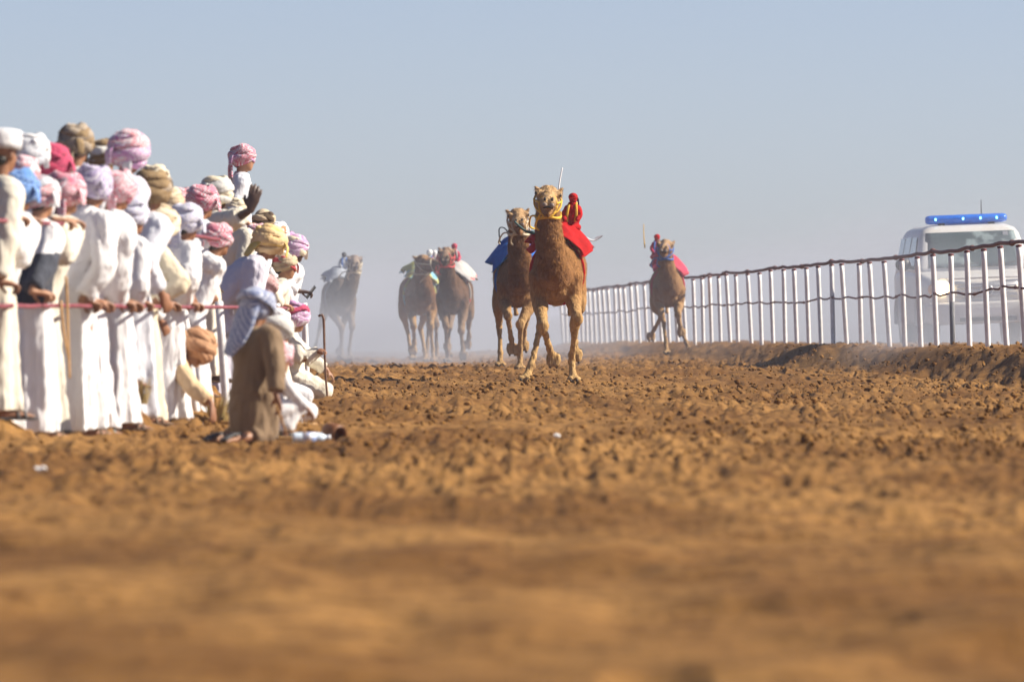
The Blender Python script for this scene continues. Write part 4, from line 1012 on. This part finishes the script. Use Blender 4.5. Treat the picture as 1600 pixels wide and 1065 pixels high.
def build_right_fence():
    root = empty('track_fence', (float(fenceR_x(150)), 150, 0)); tag(root, 'white post fence with maroon rails along the right side', 'fence')
    off = Vector(root.location)
    pxs = [1885, 1840, 1798, 1760, 1725, 1692, 1661, 1632, 1602, 1573, 1544, 1515, 1489, 1464, 1439, 1414, 1390, 1366, 1346, 1323, 1302, 1283, 1264, 1245, 1227, 1208, 1190, 1174, 1153, 1141, 1126, 1112, 1099, 1086, 1072,
           1059, 1046, 1034, 1022, 1011, 1000, 990, 981, 972, 963, 955, 947, 939, 931, 924, 917, 910, 904, 898, 892, 886, 880]
    mb = MB(); tube(mb, [(0, 0, -.25), (0, 0, .4), (0, 0, .9), (0, 0, 1.255)], [.036, .036, .036, .036], 14, (1, 0, 0), 2, .1); pm = mb.mesh('post')
    mb = MB(); tube(mb, [(0, 0, 1.25), (0, 0, 1.275)], [.039, .039], 12, (1, 0, 0), 1, .2)
    tube(mb, [(0, -.04, 1.312), (0, .04, 1.312)], [.036, .036], 12, (0, 1, 0), 1, .2); cm = mb.mesh('clamp')
    mb = MB(); tube(mb, [(0, 0, -.2), (0, 0, .62)], [.036, .036], 14, (1, 0, 0), 1, .05); sm = mb.mesh('sleeve')  # thin shell carrying the painted shadow of the lower post
    tops = []; mids = []; rng = random.Random(4)
    pd = [fenceR_D(p) for p in pxs]
    for k, D in enumerate(pd):
        x = float(fenceR_x(D)); b = float(fenceR_base(D)); lean = R(rng.uniform(1.2, 4.0)); fa = R(rng.uniform(-1.5, 1.5))
        h = 1 + rng.uniform(-.012, .012)
        p = obj('post', pm, PAINT, root); p.location = Vector((x, D, b)) - off; p.rotation_euler = (fa, -lean, math.atan2(-FR_B, 1) * 0); p.scale = (1, 1, h)
        c = obj('clamp', cm, [REDCAP], p)
        if pxs[k] == 1489: obj('painted_shadow', sm, POST_SHADE, p)  # shadow on the lower half, put in as a grey shell
        rm = Matrix.Rotation(-lean, 3, 'Y')
        tp = Vector((x, D, b)) + rm @ Vector((0, 0, 1.315 * h)); md = Vector((x, D, b)) + rm @ Vector((0, -.04, .74 + rng.uniform(-.025, .025)))
        tops.append(tp - off); mids.append(md - off)
    def rail(name, P, r, jit, seed):
        rg = random.Random(seed); pts = []
        for a, b in zip(P[:-1], P[1:]):
            for j in range(3):
                f = j / 3; q = a.lerp(b, f) + Vector((rg.uniform(-jit, jit), 0, rg.uniform(-jit, jit) - .012 * math.sin(PI * f))); pts.append(q)
        pts.append(P[-1]); t = MB(); tube(t, pts, [r] * len(pts), 9, (1, 0, 0), 2, .3)
        for i in range(4, len(pts) - 1, 7): ell(t, pts[i], (r * 1.8, r * 2.4, r * 1.6), 8, 6)
        obj(name, t.mesh(name), RUST, root)
    rail('top_rail', tops, .026, .006, 1); rail('middle_rail', mids, .015, .022, 2)
build_right_fence()

def build_left_fence():
    root = empty('spectator_rail', fenceL_pt(200, 0)); tag(root, 'red rail on white posts that the spectators lean on', 'fence'); off = Vector(root.location)
    for nm, z, r, x1 in (('top_rail', 1.44, .015, (-250, 118)), ('top_rail', 1.44, .015, (304, 356)), ('lower_rail', .90, .015, (-250, 486))):
        pts = []; rg = random.Random(3)
        for p in range(x1[0], x1[1], 12): pts.append(fenceL_pt(p, z + rg.uniform(-.004, .004)) - off)
        t = MB(); tube(t, pts, [r] * len(pts), 10, (1, 0, 0), 2, .2); obj(nm, t.mesh(nm), RAILRED, root)
    mb = MB(); tube(mb, [(0, 0, -.25), (0, 0, .5), (0, 0, 1.45)], [.034] * 3, 14, (1, 0, 0), 2, .1); pm = mb.mesh('post')
    for p, ln in ((-190, 0), (-120, 2), (-30, 1), (313, 7), (360, 4), (402, 3), (445, 3), (484, 2)):
        q = fenceL_pt(p, 0); q.z = float(ground_z(q.x, q.y)); o = obj('post', pm, PAINT, root); o.location = q - off + Vector((-.03, .05, 0)); o.rotation_euler = (0, -R(ln), 0)
        if p > 352: o.scale = (1, 1, .66)
build_left_fence()

# ------------------------------------------------------------------ people
for i, sp in enumerate(PEOPLE): build_person(sp, i)
build_camels()

# ------------------------------------------------------------------ things held and lying about
WOOD = mat('cane_wood', (.10, .045, .025), .55, (.16, .075, .04), 30, .3, 60)
BAMBOO = mat('cane_bamboo', (.50, .30, .12), .55, (.40, .22, .08), 30, .3, 60)
def stick(name, pts, r, m, label):
    o_ = Vector(pts[-1]); t = MB(); tube(t, [Vector(p) - o_ for p in pts], r, 9, (1, 0, 0), 3, .4)
    o = obj(name, t.mesh(name), m); o.location = o_; tag(o, label, 'cane')
D_ = 83.25
stick('walking_cane', [at(498, 494, D_), at(502, 491.5, D_), at(505, 496, D_), at(506, 505, D_), at(507, 545, D_), at(509, 590, D_), at(512, 626, D_)], [.012, .013, .013, .013, .012, .012, .011], WOOD, 'dark hooked walking cane held upright by the person with magenta turban')
D_ = 56.2
stick('bamboo_cane', [at(103, 432, D_), at(105, 476, D_), at(107, 540, D_), at(109, 590, D_)], [.010, .010, .009, .008], BAMBOO, 'thin tan cane hanging straight down in front of the ivory robe')
stick('bamboo_cane', [at(95, 470, D_ + .05), at(100, 520, D_ + .05), at(107, 560, D_ + .05)], [.009, .009, .008], BAMBOO, 'short slanting tan cane beside the straight hanging one')
D_ = 57.0
stick('thin_stick', [at(171, 646, D_ + 1.4), at(171.5, 670, D_ + 1.4), at(172, 688, D_ + 1.4)], [.012, .012, .012], WOOD, 'dark stick standing by the blue sandals')
stick('thin_stick', [at(431, 632, 56.3), at(440, 655, 56.4), at(447, 676, 56.5)], [.007, .007, .006], BAMBOO, 'pale thin stick under the hand of the brown robe')

def lay(px, D): p = at(px, HORIZON, D); p.z = float(ground_z(p.x, p.y)) + .02; return p
# plastic bottle
PET = mat('bottle_plastic', (.62, .72, .82), .15, (.55, .66, .80), 12); PET2 = mat('bottle_label', (.75, .75, .78), .5, (.30, .40, .70), 30, lo=.5, hi=.55)
b = empty('plastic_bottle', lay(486, 56.6), R(12)); tag(b, 'clear plastic water bottle lying on the sand', 'bottle')
t = MB(); tube(t, [(-.12, 0, .035), (-.115, 0, .035), (-.02, 0, .035), (.06, 0, .035), (.09, 0, .035), (.105, 0, .035)], [.030, .034, .034, .033, .018, .014], 14, (0, 1, 0), 3, .2); obj('bottle_body', t.mesh('bottle_body'), PET, b)
t = MB(); tube(t, [(-.06, 0, .035), (.03, 0, .035)], [.0352, .0352], 14, (0, 1, 0), 1, .02); obj('bottle_label', t.mesh('bottle_label'), PET2, b)
t = MB(); tube(t, [(.108, 0, .035), (.13, 0, .035)], [.016, .016], 12, (0, 1, 0), 1, .1); obj('bottle_cap', t.mesh('bottle_cap'), PET2, b)
# brown wooden cup lying on its side
def cup(px, D, m, label):
    t = MB(); rings = []
    for x, r in ((-.07, .02), (-.065, .05), (-.03, .062), (.04, .066), (.075, .06), (.07, .052), (.03, .055), (-.04, .045), (-.05, .01)):
        th = np.arange(18) * 2 * PI / 18; rings.append(np.stack([np.full(18, x), np.cos(th) * r, np.sin(th) * r + .06], 1))
    skin_rings(t, rings); o = obj('wooden_cup', t.mesh('wooden_cup'), m); o.location = lay(px, D); o.rotation_euler = (0, .2, R(-50)); tag(o, label, 'cup')
cup(519, 56.9, mat('cup_brown', (.22, .09, .035), .5, (.13, .05, .02), 14), 'brown wooden cup tipped over next to the bottle')
# sandals taken off
def loose_sandal(px, D, rz, strap, label):
    o = empty('loose_sandal', lay(px, D), R(rz)); tag(o, label, 'sandal', 'sandals left on the sand')
    t = MB(); tube(t, [(0, -.13, .014), (0, -.03, .016), (0, .06, .014), (0, .13, .016)], [(.036, .010), (.030, .010), (.046, .010), (.034, .009)], 14, (1, 0, 0), 3, .4); obj('sole', t.mesh('sole'), BAMBOO, o)
    for y in (.03, .075):
        t = MB(); tube(t, [(-.045, y, .014), (-.03, y, .055), (0, y, .068), (.03, y, .055), (.045, y, .014)], [(.014, .006)] * 5, 8, (0, 1, 0), 3); obj('strap', t.mesh('strap'), strap, o)
loose_sandal(442, 57.4, 70, SANDAL_BLACK, 'black strapped sandal on the sand right of the brown robe')
loose_sandal(470, 62.5, 55, HC['white'], 'tan sandal with white straps behind the kneeling group')
# litter
PAPER = mat('litter_paper', (.75, .74, .72), .8, (.6, .6, .62), 20)
for px, D, sz, lb in ((62, 44.6, .022, 'crumpled white scrap of paper on the sand at left'), (870, 57.2, .020, 'flat pale scrap of paper lying on the middle of the track'), (528, 54.2, .015, 'tiny white scrap of paper below the bottle')):
    t = MB(); ell(t, (0, 0, 0), (sz * 1.4, sz, sz * .6), 10, 7); me = t.mesh('paper_scrap'); rumple(me, sz * .8, 60, int(px)); o = obj('paper_scrap', me, PAPER, None, False); o.location = lay(px, D) + Vector((0, 0, .02)); tag(o, lb, 'litter')
# phone
ph = [s for s in PEOPLE if 'phone' in s['label']][0]
t = MB(); box(t, (-.006, -.04, -.075), (.006, .04, .075)); o = obj('mobile_phone', t.mesh('mobile_phone'), BLACK, None, False)
bv = o.modifiers.new('b', 'BEVEL'); bv.width = .004; bv.segments = 2
o.location = Vector(ph['wristR']) + Vector(ph['handdirR']) * .10 + Vector((.02, 0, .0)); o.rotation_euler = (R(15), R(35), R(20)); tag(o, 'black mobile phone in the hand of the lavender turban', 'phone')

# dry grass tufts at the foot of the rail
STRAW = mat('dry_grass', (.42, .30, .12), .9, (.34, .26, .10), 20)
def tuft(px, D, n, h, lab, seed):
    rg = random.Random(seed); t = MB()
    for _ in range(n):
        a = rg.uniform(0, 2 * PI); r0 = rg.uniform(0, .09); l = h * rg.uniform(.5, 1.1); ln = rg.uniform(.1, .7)
        b0 = V3(math.cos(a) * r0, math.sin(a) * r0, -.02); tp = b0 + V3(math.cos(a) * ln * l, math.sin(a) * ln * l, l); sd_ = V3(-math.sin(a), math.cos(a), 0) * .004
        md = (b0 + tp) / 2 + V3(0, 0, .15 * l)
        t.add([b0 - sd_, b0 + sd_, md + sd_ * .8, md - sd_ * .8, tp], [(0, 1, 2, 3), (3, 2, 4)])
    o = obj('grass_tuft', t.mesh('grass_tuft'), STRAW); o.location = lay(px, D); tag(o, lab, 'grass', 'dry grass under the rail')
tuft(213, 60.5, 140, .20, 'dry grass tuft between white robes left of the cream robe', 1)
tuft(340, 65.0, 160, .22, 'dry grass tuft behind the bowed copper turban', 2)
tuft(247, 64.0, 90, .10, 'low dry grass tuft at the hem of the cream robe', 3)

# ------------------------------------------------------------------ patrol vehicle
def rrect(hw, z0, z1, y, r, n=5):
    pts = []
    for cx, cz, a0 in ((hw - r, z1 - r, 0), (-hw + r, z1 - r, 90), (-hw + r, z0 + r, 180), (hw - r, z0 + r, 270)):
        for i in range(n): a = R(a0 + 90 * i / (n - 1)); pts.append((cx + r * math.cos(a), y, cz + r * math.sin(a)))
    return np.array(pts)
def build_vehicle():
    D = 136.0; p = at(1517, HORIZON, D); p.z = float(ground_z(p.x, D)) ; v = empty('patrol_vehicle', p, R(3.5)); v.rotation_euler = (0, R(-2.2), R(3.5))
    tag(v, 'white patrol four wheel drive with blue light bar behind the fence', 'car')
    CP = mat('car_white', (.66, .66, .66), .35, (.60, .58, .55), 3, spec=.5); GL = mat('car_glass', (.06, .085, .09), .08, (.22, .28, .29), 2.6, lo=.5, hi=.56); CH = mat('car_chrome', (.55, .55, .57), .25, metallic=.9)  # glass: pale patches of sky seen through are put into its colour
    TY = mat('tyre', (.02, .02, .02), .85); BL = mat('bar_blue', (.01, .10, .50), .2, (.02, .16, .62), 12, emit=(.01, .12, .6), estr=.12)
    LED = mat('led_cyan', (.2, .9, 1), .3, emit=(.25, .95, 1.0), estr=2.2); HL = mat('headlight_lit', (1, .95, .8), .2, emit=(1, .72, .36), estr=9)
    LENS = mat('lamp_glass', (.55, .56, .58), .12); TRIM = mat('car_trim', (.045, .045, .05), .5); INT = mat('car_seat', (.02, .024, .026), .8)
    def part(nm, f, m, par=v, sm=True):
        t = MB(); f(t); return obj(nm, t.mesh(nm), m, par, sm)
    part('body', lambda t: skin_rings(t, [rrect(a, z0, z1, y, r) for y, a, z0, z1, r in
        ((-2.42, .70, .52, .98, .10), (-2.38, .84, .46, 1.06, .12), (-2.25, .92, .42, 1.11, .13), (-1.9, .95, .40, 1.15, .13), (-1.3, .96, .40, 1.19, .12), (-.95, .965, .38, 1.23, .10), (0, .97, .38, 1.26, .10), (1.6, .965, .40, 1.27, .10), (2.3, .94, .44, 1.27, .12), (2.42, .86, .52, 1.2, .14))]), CP)
    def roofring(z, y0, y1, hw, r):
        pts = []
        for cx, cy, a0 in ((hw - r, y1 - r, 0), (-hw + r, y1 - r, 90), (-hw + r, y0 + r, 180), (hw - r, y0 + r, 270)):
            for i in range(5): a = R(a0 + 90 * i / 4); pts.append((cx + r * math.cos(a), cy + r * math.sin(a), z))
        return np.array(pts)
    part('cabin', lambda t: skin_rings(t, [roofring(z, a, b, w_, r) for z, a, b, w_, r in
        ((1.20, -.98, 2.36, .93, .12), (1.30, -.92, 2.34, .915, .12), (1.80, -.46, 2.24, .795, .13), (1.89, -.35, 2.20, .74, .16), (1.95, -.16, 2.10, .63, .20), (1.985, .2, 1.7, .40, .14))]), CP)
    # windscreen: bowed pane lying just proud of the raked front
    def screen(t):
        V = []; nx, nz = 13, 7
        for j in range(nz):
            f = j / (nz - 1); z = 1.29 + .555 * f; y = -.945 + .505 * f; hw = .80 - .095 * f
            for i in range(nx):
                s = -1 + 2 * i / (nx - 1); V.append((s * hw, y - .022 + .05 * s ** 4, z))
        t.add(V, [(j * nx + i, j * nx + i + 1, (j + 1) * nx + i + 1, (j + 1) * nx + i) for j in range(nz - 1) for i in range(nx - 1)])
    ws = part('windscreen', screen, GL); ws.modifiers.new('s', 'SOLIDIFY').thickness = .012
    part('sticker', lambda t: box(t, (.52, -.507, 1.755), (.60, -.497, 1.83)), WHITE, ws, False)
    for s in (-1, 1):
        def seat(t, s=s):
            tube(t, [(s * .36, -.72, 1.36), (s * .36, -.70, 1.48), (s * .36, -.665, 1.56)], [(.16, .012), (.14, .012), (.06, .012)], 12, (1, 0, 0), 3)
        part('seat_back', seat, INT)
    def wiper(t):
        for x in (-.45, .15): tube(t, [(x, -1.0, 1.285), (x + .5, -.965, 1.345)], [.010, .008], 6, (0, 0, 1), 1)
    part('wiper', wiper, TRIM)
    for s in (-1, 1):
        for y0, y1, zt in ((-.58, .42, 1.78), (.50, 1.36, 1.79), (1.44, 2.12, 1.78)):
            def win(t, s=s, y0=y0, y1=y1, zt=zt):
                yo = .34 if y0 < 0 else .03
                t.add([(s * .925, y0, 1.33), (s * .925, y1, 1.33), (s * .822, y1 - .02, zt), (s * .822, y0 + yo, zt)], [(0, 1, 2, 3) if s > 0 else (3, 2, 1, 0)])
            w_ = part('side_window', win, GL, v, False); w_.modifiers.new('s', 'SOLIDIFY').thickness = .014
        m = part('mirror', lambda t: ell(t, (s * 1.10, -.62, 1.36), (.125, .075, .105), 14, 10), TRIM)
        part('mirror_arm', lambda t: tube(t, [(s * .92, -.60, 1.30), (s * 1.02, -.61, 1.32)], [.03, .03], 8, (0, 0, 1), 1), TRIM, m)
        h = part('headlight', lambda t: skin_rings(t, [rrect(.155, .86, 1.06, y, .05) + V3(s * .70, 0, 0) for y in (-2.44, -2.25)]), LENS)
        part('lamp', lambda t: ell(t, (s * .71, -2.445, .965), (.14, .035, .12), 16, 10), HL, h)
        part('indicator', lambda t: ell(t, (s * .86, -2.33, .95), (.05, .06, .08), 10, 8), mat('amber', (.7, .28, .03), .3), h)
        part('fog_lamp', lambda t: ell(t, (s * .66, -2.50, .60), (.075, .03, .055), 12, 8), LENS)
        for y in (-1.5, 1.45):
            def wheel(t, s=s, y=y):
                rings = []
                for x, r in ((.68, .30), (.69, .36), (.73, .385), (.91, .385), (.95, .36), (.955, .25)):
                    th = np.arange(28) * 2 * PI / 28; rings.append(np.stack([np.full(28, s * x), y + np.cos(th) * r, .385 + np.sin(th) * r], 1))
                skin_rings(t, rings)
            wh = part('wheel', wheel, TY); part('rim', lambda t: (ell(t, (s * .93, y, .385), (.04, .22, .22), 20, 8)), CH, wh)
            part('wheel_arch', lambda t: tube(t, [(s * .965, y + .46 * math.cos(a), .40 + .46 * math.sin(a)) for a in np.linspace(.05, PI - .05, 13)], [(.045, .03)] * 13, 8, (1, 0, 0), 1), CP)
    g = part('grille', lambda t: skin_rings(t, [rrect(.50, .80, 1.03, y, .04) for y in (-2.45, -2.35)]), LENS)
    for k in range(3): part('slat', lambda t: box(t, (-.47, -2.475, .83 + k * .065), (.47, -2.452, .855 + k * .065)), CH, g, False)
    part('badge', lambda t: tube(t, [(.09 * math.cos(a), -2.485, .915 + .075 * math.sin(a)) for a in np.linspace(0, 2 * PI, 21)], [.013] * 21, 8, (0, 1, 0), 1, 0), CH, g)
    bp = part('bumper', lambda t: skin_rings(t, [rrect(a, .40, z1, y, .07) for y, a, z1 in ((-2.56, .60, .70), (-2.54, .86, .73), (-2.36, .965, .74), (-2.1, .972, .72))]), CP)
    part('licence_plate', lambda t: box(t, (-.26, -2.578, .52), (.26, -2.563, .64)), WHITE, bp, False)
    part('air_intake', lambda t: box(t, (-.45, -2.572, .43), (.45, -2.562, .49)), TRIM, bp, False)
    part('bonnet_edge', lambda t: tube(t, [(-.72, -2.36, 1.10), (0, -2.42, 1.11), (.72, -2.36, 1.10)], [.018] * 3, 8, (0, 0, 1), 4), CP)
    lb = part('light_bar', lambda t: skin_rings(t, [rrect(.001 + .0, 2.03, 2.032, 0, .0004)] if 0 else [np.stack([np.full(16, x), .02 + .13 * q * np.cos(np.arange(16) * PI / 8), 2.050 + .072 * q * np.sin(np.arange(16) * PI / 8)], 1) for x, q in ((-.65, .55), (-.63, .85), (-.58, 1.0), (.58, 1.0), (.63, .85), (.65, .55))]), BL)
    for x in (-.50, -.06, .22, .48): part('lamp', lambda t: ell(t, (x, -.105, 2.055), (.016, .02, .022), 10, 8), LED, lb)
    for x in (-.4, .4): part('bar_mount', lambda t: box(t, (x - .05, -.06, 1.90), (x + .05, .10, 1.995)), TRIM, lb, False)
    part('aerial', lambda t: tube(t, [(.35, .9, 1.97), (.36, .92, 2.35)], [.012, .006], 6, (1, 0, 0), 1), TRIM)
build_vehicle()

# ------------------------------------------------------------------ air: even haze, and the dust the camels kick up
def vol_mat(name, col, dens, aniso=0.0):
    m = bpy.data.materials.new(name); m.use_nodes = True; t = m.node_tree; t.nodes.clear()
    o = t.nodes.new('ShaderNodeOutputMaterial'); v = t.nodes.new('ShaderNodeVolumePrincipled')
    v.inputs['Color'].default_value = (*col, 1); v.inputs['Density'].default_value = dens; v.inputs['Anisotropy'].default_value = aniso
    t.links.new(v.outputs[0], o.inputs['Volume']); return m, t, v
hm, _, _ = vol_mat('haze_air', (.74, .80, 1.0), .00028)
t = MB(); box(t, (-42000, -60, -5), (42000, 20600, 3.6)); o = obj('haze', t.mesh('haze'), hm, None, False); tag(o, 'thin pale haze hanging over the plain', 'haze', kind='stuff')

dm, T, v = vol_mat('dust_air', (.54, .61, .73), 0)
N, L = T.nodes, T.links
tc = N.new('ShaderNodeTexCoord'); sx = N.new('ShaderNodeSeparateXYZ'); L.new(tc.outputs['Object'], sx.inputs[0])
def mth(op, a, b=None):
    n = N.new('ShaderNodeMath'); n.operation = op
    for i, q in enumerate((a, b)):
        if q is None: continue
        if isinstance(q, (int, float)): n.inputs[i].default_value = q
        else: L.new(q, n.inputs[i])
    return n.outputs[0]
def ramp(src, a, b, c=0., d=1.):
    n = N.new('ShaderNodeMapRange'); n.interpolation_type = 'SMOOTHSTEP'
    for i, q in enumerate((a, b, c, d)): n.inputs[i + 1].default_value = q
    L.new(src, n.inputs[0]); return n.outputs[0]
hz = mth('POWER', 2.718, mth('MULTIPLY', mth('MAXIMUM', sx.outputs['Z'], 0.), -1 / .95))
hz = mth('MULTIPLY', hz, ramp(sx.outputs['Z'], 2.2, 3.2, 1., 0.))
yr = mth('MULTIPLY', mth('MAXIMUM', ramp(sx.outputs['Y'], 118, 190), mth('MULTIPLY', ramp(sx.outputs['Y'], 112, 120), ramp(sx.outputs['X'], 4.2, 6.2))), ramp(sx.outputs['Y'], 330, 395, 1., 0.))
xr = mth('MULTIPLY', mth('MULTIPLY', mth('ADD', ramp(sx.outputs['X'], -1.2, 1.6, 1., .32), ramp(sx.outputs['X'], 4.2, 6.2, 0., 1.7)), ramp(sx.outputs['X'], 14, 17.5, 1., 0.)), ramp(sx.outputs['X'], -13.5, -9, 0., 1.))
mp = N.new('ShaderNodeMapping'); mp.inputs['Scale'].default_value = (.55, .10, .8); L.new(tc.outputs['Object'], mp.inputs[0])
nz = N.new('ShaderNodeTexNoise'); nz.inputs['Scale'].default_value = 1.0; nz.inputs['Detail'].default_value = 3; L.new(mp.outputs[0], nz.inputs['Vector'])
nn = ramp(nz.outputs['Fac'], .28, .72, .12, 2.1)
den = mth('MULTIPLY', mth('MULTIPLY', mth('MULTIPLY', hz, yr), mth('MULTIPLY', xr, nn)), .048)
L.new(den, v.inputs['Density'])
t = MB(); box(t, (-14, 110, -4.2), (18, 400, 3.3)); o = obj('dust_cloud', t.mesh('dust_cloud'), dm, None, False); tag(o, 'pale dust kicked up by the running camels', 'dust', kind='stuff')
